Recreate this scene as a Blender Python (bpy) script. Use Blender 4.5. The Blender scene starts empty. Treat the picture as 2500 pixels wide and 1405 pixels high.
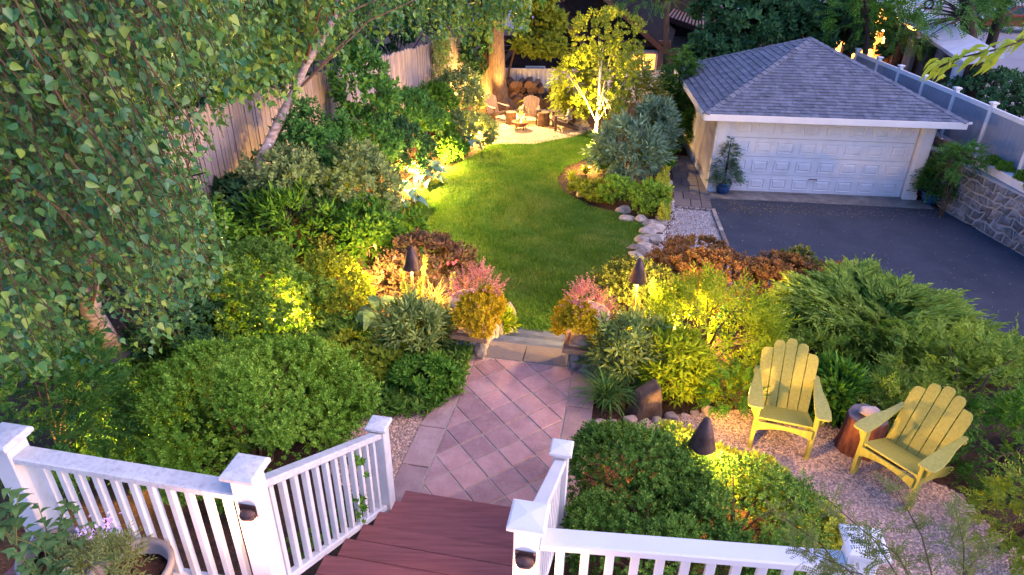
import bpy, bmesh, math, random
import numpy as np
from mathutils import Vector, Matrix
R_ = math.radians
scn = bpy.context.scene
COL = scn.collection
# ------------------------------------------------------------------ camera
FPX, CX, CY, HC = 1650., 1250., 702.5, 6.5
_p, _r = R_(28.9), R_(.9)
_F = np.array([0, math.cos(_p), -math.sin(_p)]); _U0 = np.array([0, math.sin(_p), math.cos(_p)]); _R0 = np.array([1., 0, 0])
_R = _R0*math.cos(_r)+_U0*math.sin(_r); _U = _U0*math.cos(_r)-_R0*math.sin(_r)
CAM = np.array([0, 0, HC])
cd = bpy.data.cameras.new('camera'); cam = bpy.data.objects.new('camera', cd); COL.objects.link(cam)
cd.sensor_width = 36; cd.lens = FPX/2500*36; cd.clip_start = .05; cd.clip_end = 600
cam.matrix_world = Matrix(((_R[0], _U[0], -_F[0], 0), (_R[1], _U[1], -_F[1], 0), (_R[2], _U[2], -_F[2], HC), (0, 0, 0, 1)))
scn.camera = cam
# ------------------------------------------------------------------ sky, sun, exposure
world = bpy.data.worlds.new('World'); scn.world = world; world.use_nodes = True
wn = world.node_tree; bg = wn.nodes['Background']
sky = wn.nodes.new('ShaderNodeTexSky'); sky.sky_type = 'NISHITA'; sky.sun_disc = False
SUN_EL, SUN_ROT = R_(6), R_(108)
sky.sun_elevation = SUN_EL; sky.sun_rotation = SUN_ROT; sky.ozone_density = 3.0
tint = wn.nodes.new('ShaderNodeMix'); tint.data_type = 'RGBA'; tint.blend_type = 'MULTIPLY'; tint.inputs[0].default_value = 1
tint.inputs[7].default_value = (.95, .86, 1.22, 1)
wn.links.new(sky.outputs[0], tint.inputs[6]); wn.links.new(tint.outputs[2], bg.inputs[0])
bg.inputs[1].default_value = .15
sl = bpy.data.lights.new('sun', 'SUN'); sl.energy = .45; sl.angle = R_(50); sl.color = (1, .66, .5)
so = bpy.data.objects.new('sun', sl); COL.objects.link(so)
_sd = Vector((math.sin(SUN_ROT)*math.cos(R_(50)), math.cos(SUN_ROT)*math.cos(R_(50)), math.sin(R_(50))))
so.rotation_euler = _sd.to_track_quat('Z', 'Y').to_euler()
scn.view_settings.view_transform = 'Standard'; scn.view_settings.look = 'None'
scn.view_settings.exposure = 2.78; scn.view_settings.gamma = 1
scn.view_settings.use_curve_mapping = False
scn.cycles.max_bounces = 5; scn.cycles.diffuse_bounces = 3; scn.cycles.transparent_max_bounces = 4
scn.cycles.sample_clamp_indirect = 4
# ------------------------------------------------------------------ geometry helpers
def ray(u, v): return _F+_R*(u-CX)/FPX+_U*(CY-v)/FPX
def P(u, v, z):
    d = ray(u, v); return CAM+d*((z-HC)/d[2])
def PY(u, v, y):
    d = ray(u, v); return CAM+d*(y/d[1])
CA, SA = .9833, .182                      # garden axes: a across, b along (turned 10.5 degrees)
def W(a, b, z=0.): return np.array([a*CA+b*SA, -a*SA+b*CA, z])
def G(x, y): return x*CA-y*SA, x*SA+y*CA
def PA(u, v, a):
    d = ray(u, v); t = a/(d[0]*CA-d[1]*SA); return CAM+d*t
def depth(q): return float((np.asarray(q)-CAM) @ _F)
def pix(V):
    D = V-CAM; w = D @ _F; return CX+FPX*(D @ _R)/w, CY-FPX*(D @ _U)/w, w
YAW = -math.atan2(SA, CA)
def sm(x, a, b):
    t = np.clip((x-a)/(b-a), 0, 1); return t*t*(3-2*t)
ZT = 1.72                                 # terrace and path level
def wallx(y): return 11.0+np.clip(16.8-y, 0, 9)*.11   # foot line of the stone wall
def gz(x, y):
    a, b = G(x, y)
    lawn = .85+(b-8.7)*(-.45/5.0); lawn = np.clip(lawn, .38, .85)
    left = np.clip(1.72-.08*(b-7.5), .42, 1.72)
    al = np.interp(b, [8.8, 10.2, 11.2, 12.2, 14, 15.4, 16.9, 17.9, 19.4, 21.7, 24], [-2.2, -2.8, -3.6, -4.25, -5.05, -5.2, -5.1, -4.75, -4.4, -6, -6])
    low = lawn+(left-lawn)*sm(a, al-.05, np.minimum(al-.9, -6.3))
    low = np.where(b > 26, .3, low)
    a0 = np.clip(.35+(b-12.6)*.17, .35, .92)
    drv = sm(a, a0, a0+.22)*sm(b, 9, 10.3)
    drv = drv*(1-sm(b, 22.5, 24))
    low = low*(1-drv)-.03*drv
    t = sm(b, 7.2, 8.9+1.4*sm(a, .3, 2.5))
    z = ZT*(1-t)+low*t
    z = z-.35*((a > -1.72) & (a < -.38) & (b > 6.95) & (b < 8.7))
    f = wallx(y)
    up = sm(x, f+.12, f+.28)*sm(y, 6, 8)
    return z*(1-up)+1.2*up
def gzf(x, y): return float(gz(np.array(x, float), np.array(y, float)))
def tag(o, label=None, cat=None, group=None, kind=None):
    if label: o['label'] = label
    if cat: o['category'] = cat
    if group: o['group'] = group
    if kind: o['kind'] = kind
    return o
def mesh(name, V, F, mats=None, midx=None, smooth=False):
    V = np.asarray(V, np.float32).reshape(-1, 3); me = bpy.data.meshes.new(name)
    if isinstance(F, np.ndarray) and F.ndim == 2:
        n, k = F.shape
        me.vertices.add(len(V)); me.vertices.foreach_set('co', V.ravel())
        me.loops.add(n*k); me.loops.foreach_set('vertex_index', F.astype(np.int32).ravel())
        me.polygons.add(n); me.polygons.foreach_set('loop_start', np.arange(0, n*k, k, dtype=np.int32))
        me.polygons.foreach_set('loop_total', np.full(n, k, np.int32))
    else:
        me.from_pydata([tuple(map(float, q)) for q in V], [], [tuple(map(int, f)) for f in F])
    for m in (mats if isinstance(mats, (list, tuple)) else [mats]):
        if m: me.materials.append(m)
    if midx is not None: me.polygons.foreach_set('material_index', np.asarray(midx, np.int32))
    me.polygons.foreach_set('use_smooth', np.full(len(me.polygons), bool(smooth)))
    me.update(calc_edges=True); me.validate()
    return me
def link(name, data, parent=None, mw=None):
    o = bpy.data.objects.new(name, data); COL.objects.link(o)
    if parent is not None: o.parent = parent
    if mw is not None: o.matrix_local = mw
    return o
def put(name, V, F, m, parent=None, smooth=False, midx=None):
    """mesh given in the parent's space (or the world's when there is no parent)"""
    return link(name, mesh(name, V, F, m, midx, smooth), parent)
def empty(name, loc, rz=0, label=None, cat=None, group=None):
    o = bpy.data.objects.new(name, None); COL.objects.link(o); o.location = tuple(map(float, loc)); o.rotation_euler = (0, 0, rz)
    o.empty_display_size = .1
    return tag(o, label, cat, group)
def copy_tree(o, parent=None):
    c = o.copy(); COL.objects.link(c)
    if parent is not None: c.parent = parent
    for ch in list(o.children): copy_tree(ch, c)
    return c
def TM(loc, rz=0, s=1):
    return Matrix.Translation(Vector(tuple(map(float, loc)))) @ Matrix.Rotation(rz, 4, 'Z') @ Matrix.Diagonal((s, s, s, 1))
BOXF = [(0, 3, 2, 1), (4, 5, 6, 7), (0, 1, 5, 4), (1, 2, 6, 5), (2, 3, 7, 6), (3, 0, 4, 7)]
def boxv(x0, x1, y0, y1, z0, z1):
    return np.array([(x0, y0, z0), (x1, y0, z0), (x1, y1, z0), (x0, y1, z0), (x0, y0, z1), (x1, y0, z1), (x1, y1, z1), (x0, y1, z1)], float)
def bevel(o, w=.006, seg=1):
    md = o.modifiers.new('bevel', 'BEVEL'); md.width = w; md.segments = seg; md.limit_method = 'ANGLE'; return o
def box(name, x0, x1, y0, y1, z0, z1, m, parent=None, bv=0):
    o = put(name, boxv(x0, x1, y0, y1, z0, z1), BOXF, m, parent)
    if bv: bevel(o, bv)
    return o
class MB:
    def __init__(s): s.V = []; s.F = []; s.M = []; s.n = 0
    def add(s, V, F, mi=0):
        V = np.asarray(V, float); s.V.append(V)
        for f in F: s.F.append(tuple(int(i)+s.n for i in f)); s.M.append(mi)
        s.n += len(V); return s
    def box(s, *a, mi=0): return s.add(boxv(*a), BOXF, mi)
    def build(s, name, m, parent=None, smooth=False): return put(name, np.concatenate(s.V), s.F, m, parent, smooth, s.M)
def tube(pts, rad, n=8, cap=True):
    pts = np.asarray(pts, float); k = len(pts); rad = np.broadcast_to(rad, (k,)) if np.ndim(rad) else np.full(k, rad)
    V = []; F = []
    ref = np.array([.31, .17, .93])
    for i in range(k):
        t = pts[min(i+1, k-1)]-pts[max(i-1, 0)]; t = t/(np.linalg.norm(t)+1e-9)
        rr = ref if abs(t @ ref) < .9 else np.array([1., .1, 0])
        x = np.cross(t, rr); x /= np.linalg.norm(x); y = np.cross(t, x)
        for j in range(n):
            w = 2*math.pi*j/n; V.append(pts[i]+rad[i]*(math.cos(w)*x+math.sin(w)*y))
    for i in range(k-1):
        for j in range(n): F.append((i*n+j, i*n+(j+1) % n, (i+1)*n+(j+1) % n, (i+1)*n+j))
    if cap: F.append(tuple(range(n-1, -1, -1))); F.append(tuple((k-1)*n+j for j in range(n)))
    return np.array(V), F
def lathe(prof, n=20):
    V = []; F = []
    for r, z in prof:
        for j in range(n): w = 2*math.pi*j/n; V.append((r*math.cos(w), r*math.sin(w), z))
    for i in range(len(prof)-1):
        for j in range(n): F.append((i*n+j, i*n+(j+1) % n, (i+1)*n+(j+1) % n, (i+1)*n+j))
    F.append(tuple(range(n-1, -1, -1))); F.append(tuple((len(prof)-1)*n+j for j in range(n)))
    return np.array(V), F
def ico(sub):
    bm = bmesh.new(); bmesh.ops.create_icosphere(bm, subdivisions=sub, radius=1)
    V = np.array([v.co[:] for v in bm.verts]); F = np.array([[v.index for v in f.verts] for f in bm.faces]); bm.free(); return V, F
ICO = {1: ico(1), 2: ico(2), 3: ico(3)}
def rockv(seed, sx, sy, sz, sub=2, rough=.22, flat=0):
    rg = np.random.default_rng(seed); V, F = ICO[sub]; V = V.copy()
    k = rg.normal(size=(7, 3)); k /= np.linalg.norm(k, axis=1)[:, None]
    for q in k:                                # planar cuts give facets
        d = V @ q; c = rg.uniform(.62, .9); V -= np.where(d > c, d-c, 0)[:, None]*q
    for _ in range(4):
        w = rg.normal(size=3)*2.3; V *= (1+rough*.28*np.sin(V @ w+rg.uniform(0, 6)))[:, None]
    V += rg.normal(size=V.shape)*rough*.05
    return V*np.array([sx, sy, sz]), F
def inpoly(x, y, poly):
    poly = np.asarray(poly); r = np.zeros(np.shape(x), bool); n = len(poly); j = n-1
    for i in range(n):
        xi, yi = poly[i][:2]; xj, yj = poly[j][:2]
        c = ((yi > y) != (yj > y)) & (x < (xj-xi)*(y-yi)/(yj-yi+1e-12)+xi); r ^= c; j = i
    return r
# ------------------------------------------------------------------ materials
def _new(name):
    m = bpy.data.materials.new(name); m.use_nodes = True; nt = m.node_tree; return m, nt, nt.nodes['Principled BSDF']
def _ramp(nt, cols, src):
    r = nt.nodes.new('ShaderNodeValToRGB'); e = r.color_ramp.elements
    while len(e) < len(cols): e.new(.5)
    for i, c in enumerate(cols):
        e[i].position = i/max(1, len(cols)-1); e[i].color = (*c, 1)
    nt.links.new(src, r.inputs[0]); return r.outputs[0]
def _noise(nt, scale, detail=4, coord='Object', stretch=None, rough=.6):
    tc = nt.nodes.new('ShaderNodeTexCoord'); n = nt.nodes.new('ShaderNodeTexNoise'); n.inputs['Scale'].default_value = scale
    n.inputs['Detail'].default_value = detail; n.inputs['Roughness'].default_value = rough
    src = tc.outputs[coord] if coord != 'World' else nt.nodes.new('ShaderNodeNewGeometry').outputs['Position']
    if stretch:
        mp = nt.nodes.new('ShaderNodeMapping'); mp.inputs['Scale'].default_value = stretch; nt.links.new(src, mp.inputs[0]); src = mp.outputs[0]
    nt.links.new(src, n.inputs['Vector']); return n.outputs['Fac']
def _mix(nt, fac, a, b, mode='MIX'):
    m = nt.nodes.new('ShaderNodeMix'); m.data_type = 'RGBA'; m.blend_type = mode
    if isinstance(fac, (int, float)): m.inputs[0].default_value = fac
    else: nt.links.new(fac, m.inputs[0])
    for i, c in ((6, a), (7, b)):
        if isinstance(c, tuple): m.inputs[i].default_value = (*c, 1)
        else: nt.links.new(c, m.inputs[i])
    return m.outputs[2]
def surf(name, cols, scale=4, rough=.8, bump=.3, bscale=None, stretch=None, coord='Object', per='none', spec=.3, metal=0, grime=None, bdist=.02, pv=((.58, .58, .6), (1, 1, 1), (1.3, 1.25, 1.2))):
    """noise-driven colour between cols + fine bump; per='object'/'island' shifts the shade piece by piece"""
    m, nt, b = _new(name)
    col = _ramp(nt, cols, _cont(nt, _noise(nt, scale, 5, coord, stretch)))
    if per != 'none':
        if per == 'object': rv = nt.nodes.new('ShaderNodeObjectInfo').outputs['Random']
        else: rv = nt.nodes.new('ShaderNodeNewGeometry').outputs['Random Per Island']
        col = _mix(nt, 1.0, col, _ramp(nt, pv, rv), 'MULTIPLY')
    if grime:
        gcol, gscale, amt = grime
        f = _noise(nt, gscale, 6, coord, None, .7); mr = nt.nodes.new('ShaderNodeMapRange')
        mr.inputs[1].default_value = .48; mr.inputs[2].default_value = .72; mr.inputs[4].default_value = amt
        nt.links.new(f, mr.inputs[0]); col = _mix(nt, mr.outputs[0], col, gcol)
    nt.links.new(col, b.inputs['Base Color'])
    b.inputs['Roughness'].default_value = rough; b.inputs['Specular IOR Level'].default_value = spec; b.inputs['Metallic'].default_value = metal
    if bump:
        bp = nt.nodes.new('ShaderNodeBump'); bp.inputs['Strength'].default_value = bump; bp.inputs['Distance'].default_value = bdist
        nt.links.new(_noise(nt, bscale or scale*6, 6, coord, stretch), bp.inputs['Height']); nt.links.new(bp.outputs[0], b.inputs['Normal'])
    return m
def _cont(nt, src, lo=.3, hi=.7):
    mr = nt.nodes.new('ShaderNodeMapRange'); mr.inputs[1].default_value = lo; mr.inputs[2].default_value = hi; nt.links.new(src, mr.inputs[0]); return mr.outputs[0]
def leafm(name, cols, rough=.5, trans=.2, spec=.5, per='island', patch=1.6, pw=.35):
    cols = [tuple(1.75*x for x in c) for c in cols]
    m, nt, b = _new(name)
    rv = (nt.nodes.new('ShaderNodeNewGeometry').outputs['Random Per Island'] if per == 'island' else nt.nodes.new('ShaderNodeObjectInfo').outputs['Random'])
    ad = nt.nodes.new('ShaderNodeMath'); ad.operation = 'MULTIPLY_ADD'; ad.inputs[1].default_value = 1-pw
    pn = _cont(nt, _noise(nt, patch, 2, 'World')); ml = nt.nodes.new('ShaderNodeMath'); ml.operation = 'MULTIPLY'; ml.inputs[1].default_value = pw
    nt.links.new(pn, ml.inputs[0]); nt.links.new(rv, ad.inputs[0]); nt.links.new(ml.outputs[0], ad.inputs[2])
    col = _ramp(nt, cols, ad.outputs[0])
    nt.links.new(col, b.inputs['Base Color']); b.inputs['Roughness'].default_value = rough; b.inputs['Specular IOR Level'].default_value = spec*(.12 if spec < .6 else .5)
    t = nt.nodes.new('ShaderNodeBsdfTranslucent'); nt.links.new(_mix(nt, 1.0, col, (1.25, 1.15, .55), 'MULTIPLY'), t.inputs[0])
    mx = nt.nodes.new('ShaderNodeMixShader'); mx.inputs[0].default_value = trans
    nt.links.new(b.outputs[0], mx.inputs[1]); nt.links.new(t.outputs[0], mx.inputs[2])
    nt.links.new(mx.outputs[0], nt.nodes['Material Output'].inputs[0]); return m
def glow(name, col, strength):
    m, nt, b = _new(name); b.inputs['Emission Color'].default_value = (*col, 1); b.inputs['Emission Strength'].default_value = strength
    b.inputs['Base Color'].default_value = (*col, 1); return m
M = {}
M['white'] = surf('white_paint', [(.54, .54, .55), (.64, .64, .64)], 3, .5, .06, 40, grime=((.33, .31, .3), 7, .3))
M['rail_top'] = surf('weathered_white_paint', [(.48, .47, .48), (.64, .64, .64)], 3, .5, .1, 40, stretch=(1, 1, 1), grime=((.22, .2, .19), 34, .55))
M['white2'] = surf('clean_white_paint', [(.58, .58, .6), (.66, .66, .67)], 2, .45, .04, 40)
M['deck'] = surf('red_brown_composite_board', [(.15, .05, .05), (.24, .085, .08)], 2.5, .6, .35, 9, stretch=(1, 14, 14))
M['soil'] = surf('brown_mulch', [(.035, .018, .01), (.13, .055, .03)], 22, .95, 1.0, 40, coord='World', bdist=.05)
M['ground'] = surf('mulched_ground', [(.03, .018, .011), (.11, .05, .028)], 16, .95, 1.0, 30, coord='World', bdist=.06)
M['lawnbase'] = surf('turf', [(.04, .07, .014), (.07, .12, .02)], 3, .95, .6, 60, coord='World')
M['grass'] = leafm('grass_blade', [(.018, .066, .012), (.042, .108, .018), (.075, .14, .026), (.16, .18, .06)], .55, .3, .25, patch=1.1, pw=.45)
M['asphalt'] = surf('asphalt', [(.026, .034, .052), (.042, .050, .072)], 1.1, .8, .5, 160, coord='World', grime=((.055, .064, .085), 2.2, .35), bdist=.01)
M['apron'] = surf('concrete_apron', [(.12, .115, .115), (.24, .23, .22)], 3, .9, .4, 60, coord='World', grime=((.07, .065, .05), 4, .6))
M['pave'] = surf('street_pavement', [(.16, .15, .16), (.24, .22, .23)], .4, .85, .3, 30, coord='World')
M['paver'] = surf('warm_lit_paver', [(.32, .18, .175), (.45, .27, .26)], 5, .7, .35, 30, per='object', coord='World', grime=((.46, .36, .34), 6, .4), pv=((.68, .68, .72), (1, 1, 1), (1.18, 1.14, 1.1)))  # pink base colour carries the warm light falling on the path
M['joint'] = surf('sand_joint', [(.3, .24, .2), (.42, .35, .3)], 20, .95, .5, 90, coord='World')
M['slab'] = surf('bluestone_slab', [(.3, .195, .19), (.42, .29, .27)], 4, .75, .35, 26, per='object', coord='World', grime=((.1, .08, .06), 3, .4), pv=((.8, .8, .82), (1, 1, 1), (1.14, 1.13, 1.12)))
M['step'] = surf('bluestone_tread', [(.055, .07, .105), (.11, .135, .19)], 4, .5, .3, 30, per='object', coord='World', grime=((.09, .075, .075), 5, .5), pv=((.55, .56, .6), (1, 1, 1), (1.4, 1.4, 1.4)))
M['walk'] = surf('grey_walk_slab', [(.12, .105, .10), (.21, .185, .18)], 4, .7, .35, 30, per='object', coord='World', grime=((.09, .07, .06), 4, .5), pv=((.8, .8, .82), (1, 1, 1), (1.14, 1.13, 1.12)))
M['stone'] = surf('field_stone', [(.13, .12, .115), (.24, .22, .2), (.36, .33, .31)], 6, .85, .6, 25, per='object', coord='Object')
M['wallstone'] = surf('granite_wall_stone', [(.07, .072, .08), (.15, .148, .155), (.26, .25, .25)], 5, .85, .7, 22, per='object', coord='World', grime=((.07, .075, .06), 3, .5))
M['mortar'] = surf('grey_mortar', [(.26, .26, .27), (.38, .38, .39)], 9, .95, .5, 40, coord='World')
M['pinkstone'] = surf('pink_cobble', [(.3, .2, .17), (.42, .33, .29)], 7, .8, .4, 30, per='object')
M['rock'] = surf('brown_rock', [(.045, .028, .02), (.16, .10, .075)], 5, .85, .8, 16)
M['slabrock'] = surf('sandstone_boulder', [(.28, .15, .05), (.4, .25, .09)], 3, .85, .6, 16)
def pebm(name, cols): return surf(name, cols, 30, .75, .2, 120, per='island', coord='World')
M['peb_pink'] = pebm('pink_pebble', [(.36, .225, .17), (.56, .385, .295), (.63, .5, .41)])
M['peb_gold'] = pebm('buff_pebble', [(.3, .22, .12), (.46, .36, .21), (.54, .45, .3)])
M['peb_grey'] = pebm('grey_pebble', [(.2, .2, .21), (.37, .37, .38), (.5, .5, .5)])
M['gravelbed'] = surf('gravel_bed', [(.2, .13, .11), (.38, .28, .22)], 26, .95, .8, 60, coord='World')
M['picket'] = surf('weathered_cedar', [(.215, .175, .18), (.33, .275, .28)], 2.5, .9, .5, 14, stretch=(14, 14, 1), per='object', pv=((.8, .8, .82), (1, 1, 1), (1.14, 1.13, 1.12)))
M['bark'] = surf('rough_bark', [(.06, .04, .03), (.17, .115, .085)], 5, .95, 1.0, 12, stretch=(5, 5, 1.2), bdist=.06)
M['darkbark'] = surf('dark_bark', [(.02, .016, .014), (.07, .05, .04)], 6, .95, 1.0, 12, stretch=(4, 4, 1), bdist=.05)
M['birch'] = surf('birch_bark', [(.12, .085, .075), (.3, .23, .21), (.42, .36, .34)], 4, .8, .6, 18, stretch=(2, 2, 7), grime=((.05, .035, .03), 5, .7))
M['palebirch'] = surf('pale_birch_bark', [(.42, .36, .28), (.62, .56, .46)], 5, .8, .4, 20, stretch=(2, 2, 6))
M['twig'] = surf('twig', [(.05, .03, .018), (.12, .075, .05)], 8, .9, .3, 30)
M['chartwig'] = surf('ruddy_twig', [(.06, .035, .022), (.11, .065, .04)], 8, .9, .3, 30)
M['yellow'] = surf('chartreuse_paint', [(.28, .25, .035), (.40, .36, .075)], 4, .42, .2, 26, stretch=(9, 9, 1.2), grime=((.3, .25, .06), 8, .35))
M['chairbrown'] = surf('brown_recycled_plank', [(.055, .036, .034), (.09, .06, .055)], 3, .6, .2, 18, stretch=(1, 1, 8))
M['bronze'] = surf('aged_bronze', [(.04, .022, .02), (.10, .055, .05)], 9, .5, .3, 40, metal=.5, spec=.5)
M['litpole'] = surf('lamp_lit_pole', [(.22, .10, .05), (.34, .17, .09)], 9, .5, .2, 40, metal=.2)  # orange lamp glow on the dark pole is put into its colour
M['rust'] = surf('rusted_steel', [(.07, .025, .015), (.2, .07, .035)], 12, .8, .5, 40, metal=.3)
M['log'] = surf('log_bark', [(.05, .032, .022), (.16, .1, .065)], 7, .95, .9, 20, per='object')
M['logend'] = surf('cut_wood', [(.09, .05, .026), (.22, .12, .06)], 6, .85, .5, 26, per='object')
M['stumpbark'] = surf('red_cedar_stump', [(.08, .025, .018), (.25, .08, .05)], 4, .9, .8, 12, stretch=(6, 6, 1))
M['stumptop'] = surf('grey_stump_top', [(.1, .08, .09), (.22, .18, .18)], 6, .85, .5, 20)
M['urn'] = surf('cast_stone_urn', [(.4, .28, .2), (.55, .42, .32)], 6, .8, .3, 40)
M['capstone'] = surf('pier_capstone', [(.22, .14, .09), (.34, .23, .15)], 6, .8, .4, 30)
M['pot'] = surf('grey_pot', [(.16, .14, .13), (.26, .23, .21)], 6, .6, .2, 40)
M['bluepot'] = surf('blue_glazed_pot', [(.01, .05, .16), (.02, .09, .26)], 5, .25, .05, 20, spec=.6)
M['vinyl'] = surf('grey_vinyl_panel', [(.15, .18, .235), (.2, .23, .285)], 1.5, .6, .15, 30)
M['vinylpost'] = surf('white_vinyl_post', [(.52, .52, .54), (.62, .62, .63)], 2, .5, .05, 30)
M['shingle_p'] = surf('slate_shingle', [(.078, .094, .132), (.14, .162, .212)], 5, .8, .5, 40, per='object', coord='World', pv=((.74, .75, .78), (.97, .97, .98), (1.12, 1.12, 1.12)))
M['shingle_i'] = surf('slate_shingle_far', [(.078, .094, .132), (.14, .162, .212)], 5, .8, .5, 40, per='island', coord='World', pv=((.74, .75, .78), (.97, .97, .98), (1.12, 1.12, 1.12)))
M['stucco'] = surf('pale_stucco', [(.34, .32, .35), (.42, .40, .43)], 3, .9, .4, 70, coord='World')
M['door'] = surf('white_garage_door', [(.62, .62, .64), (.68, .68, .7)], 1.2, .45, .05, 30, coord='World', grime=((.42, .42, .4), 3.5, .35))
M['corr'] = surf('corrugated_steel', [(.4, .39, .42), (.58, .56, .58)], 1.2, .5, .1, 20, coord='World', grime=((.45, .33, .27), 1.6, .55))
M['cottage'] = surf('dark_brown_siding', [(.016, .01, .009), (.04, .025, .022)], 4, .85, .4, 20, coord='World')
M['roofshade'] = surf('shaded_roof_shingle', [(.005, .0045, .006), (.013, .011, .014)], 6, .9, .5, 30, coord='World', per='island', spec=.03, pv=((.8, .8, .82), (1, 1, 1), (1.14, 1.13, 1.12)))  # near-black base colour carries the tree shade over these roofs
M['trimbrown'] = surf('brown_trim', [(.08, .045, .035), (.14, .08, .06)], 5, .8, .2, 30)
M['black'] = surf('dark_glass', [(.008, .008, .01), (.012, .012, .015)], 3, .15, 0, spec=.5)
M['red_car'] = surf('red_car_paint', [(.25, .015, .02), (.3, .02, .02)], 2, .25, 0, spec=.6)
M['white_car'] = surf('white_car_paint', [(.7, .7, .72), (.75, .75, .76)], 2, .25, 0, spec=.6)
M['tyre'] = surf('tyre_rubber', [(.015, .015, .015), (.03, .03, .03)], 9, .9, .2, 30)
M['porchroof'] = surf('pale_metal_roof', [(.42, .42, .46), (.55, .55, .58)], 2, .5, .1, 30, coord='World')
M['oldstone'] = surf('dark_rubble_wall', [(.05, .04, .04), (.16, .12, .11)], 4, .9, .8, 14, coord='World')
M['fire'] = glow('flame', (1, .33, .03), 1.1); M['fire2'] = glow('flame_core', (1, .5, .1), 2.6)
M['lens'] = glow('lamp_lens', (1, .72, .32), 60)
M['window'] = glow('lit_window', (1, .36, .04), 1.0)
# foliage (brightened leaf colours; sedum and lit also hold lamp glow in the colour)
LF = {}
def LM(k, cols, **kw): LF[k] = leafm('leaf_'+k, cols, **kw)
LM('birch', [(.010, .045, .014), (.028, .09, .03), (.065, .14, .03), (.16, .2, .026)], rough=.32, trans=.25, spec=.6)
LM('birchobj', [(.014, .05, .024), (.035, .095, .038), (.11, .16, .03)], rough=.3, trans=.25, spec=.6, per='object')
LM('box', [(.03, .085, .008), (.085, .175, .018), (.2, .31, .045)], trans=.2)
LM('box2', [(.02, .055, .01), (.055, .12, .018), (.13, .2, .035)], trans=.2)
LM('yew', [(.008, .028, .012), (.018, .05, .018), (.03, .075, .022)], trans=.15)
LM('dark', [(.008, .026, .012), (.018, .055, .022), (.035, .085, .03)], trans=.15)
LM('mid', [(.016, .055, .008), (.04, .11, .012), (.085, .155, .018)])
LM('ivy', [(.012, .045, .012), (.03, .095, .022), (.06, .15, .035)])
LM('pale', [(.045, .08, .028), (.09, .135, .05), (.16, .205, .085)])
LM('gold', [(.12, .14, .015), (.22, .24, .025), (.32, .32, .05)])
LM('olive', [(.05, .08, .008), (.10, .14, .012), (.18, .2, .02)])
LM('willow', [(.06, .11, .007), (.13, .19, .010), (.23, .27, .018)])
LM('buddleia', [(.06, .10, .025), (.13, .18, .05), (.24, .28, .09)])
LM('azalea', [(.05, .055, .012), (.11, .055, .02), (.15, .075, .035), (.08, .09, .015)])
LM('azdark', [(.028, .042, .022), (.06, .05, .03), (.09, .045, .035), (.05, .065, .03)])
LM('azgreen', [(.035, .06, .015), (.08, .10, .02), (.14, .15, .03)])
LM('juniper', [(.05, .095, .015), (.11, .17, .022), (.2, .26, .045)], trans=.2)
LM('bluegreen', [(.035, .075, .05), (.07, .125, .085), (.12, .19, .13)])
LM('hosta', [(.045, .10, .095), (.075, .15, .14)], rough=.5, per='object')
LM('hostagreen', [(.05, .10, .05), (.10, .155, .06)], rough=.5, per='object')
LM('sage', [(.035, .08, .025), (.075, .14, .045)], rough=.6, per='object')
LM('lime', [(.14, .2, .02), (.26, .3, .035)], rough=.4, trans=.4, per='object')
LM('heather', [(.2, .08, .08), (.3, .13, .12), (.36, .2, .16)])
LM('liriope', [(.03, .075, .018), (.06, .12, .03)], per='island')
LM('dry', [(.09, .075, .03), (.18, .13, .06), (.13, .13, .045)])
LM('spike', [(.26, .27, .04), (.34, .33, .06)])
LM('kousa', [(.04, .08, .02), (.09, .12, .03), (.16, .17, .04)])
LM('conif', [(.014, .055, .012), (.035, .10, .02), (.075, .15, .03)], trans=.2)
LM('petal', [(.6, .45, .42), (.75, .7, .68)], trans=.4)
LM('pinkpetal', [(.5, .05, .1), (.6, .2, .25)], trans=.4)
LM('violet', [(.3, .22, .5), (.45, .36, .65)], trans=.3)
LM('sedum', [(.17, .13, .006), (.27, .2, .008), (.33, .26, .02)])  # extra yellow-orange is lamp glow put into the leaf colour
LM('lit', [(.06, .10, .015), (.11, .15, .02), (.17, .20, .03)], trans=.5)  # brighter, more translucent kousa leaf with uplight glow in its colour
LM('fern', [(.06, .085, .025), (.12, .14, .05)], trans=.3)
# ------------------------------------------------------------------ leaf templates (axis +Y, normal +Z)
def leaf(L=1., w=.28, fold=.08, droop=.12, o=(0, 0, 0)):
    V = np.array([(0, 0, 0), (-w, .45*L, fold), (0, L, -droop), (w, .45*L, fold)], float)+o
    return V, np.array([(0, 2, 1), (0, 3, 2)])
def bigleaf(L=1., w=.35, droop=.35, cup=.12, tip=.5):
    ts = [0, .18, .42, .7, 1.0]; ws = [.02, .75, 1., .62, 0]
    V = []; F = []
    for t, k in zip(ts, ws):
        z = .18*math.sin(t*math.pi)-droop*t*t; y = L*t*(1-.12*t*droop)
        for s in (-1, 0, 1): V.append((s*w*k, y, z+(cup*k if s else 0)))
    for i in range(4):
        for s in (0, 1):
            a = i*3+s; F += [(a, a+1, a+4), (a, a+4, a+3)]
    return np.array(V), np.array(F)
def rot(ax, an):
    c, s = math.cos(an), math.sin(an)
    if ax == 'x': return np.array([(1, 0, 0), (0, c, -s), (0, s, c)])
    if ax == 'y': return np.array([(c, 0, s), (0, 1, 0), (-s, 0, c)])
    return np.array([(c, -s, 0), (s, c, 0), (0, 0, 1)])
def combine(parts):
    V = []; F = []; n = 0
    for v, f in parts: V.append(v); F.append(f+n); n += len(v)
    return np.concatenate(V), np.concatenate(F)
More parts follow.
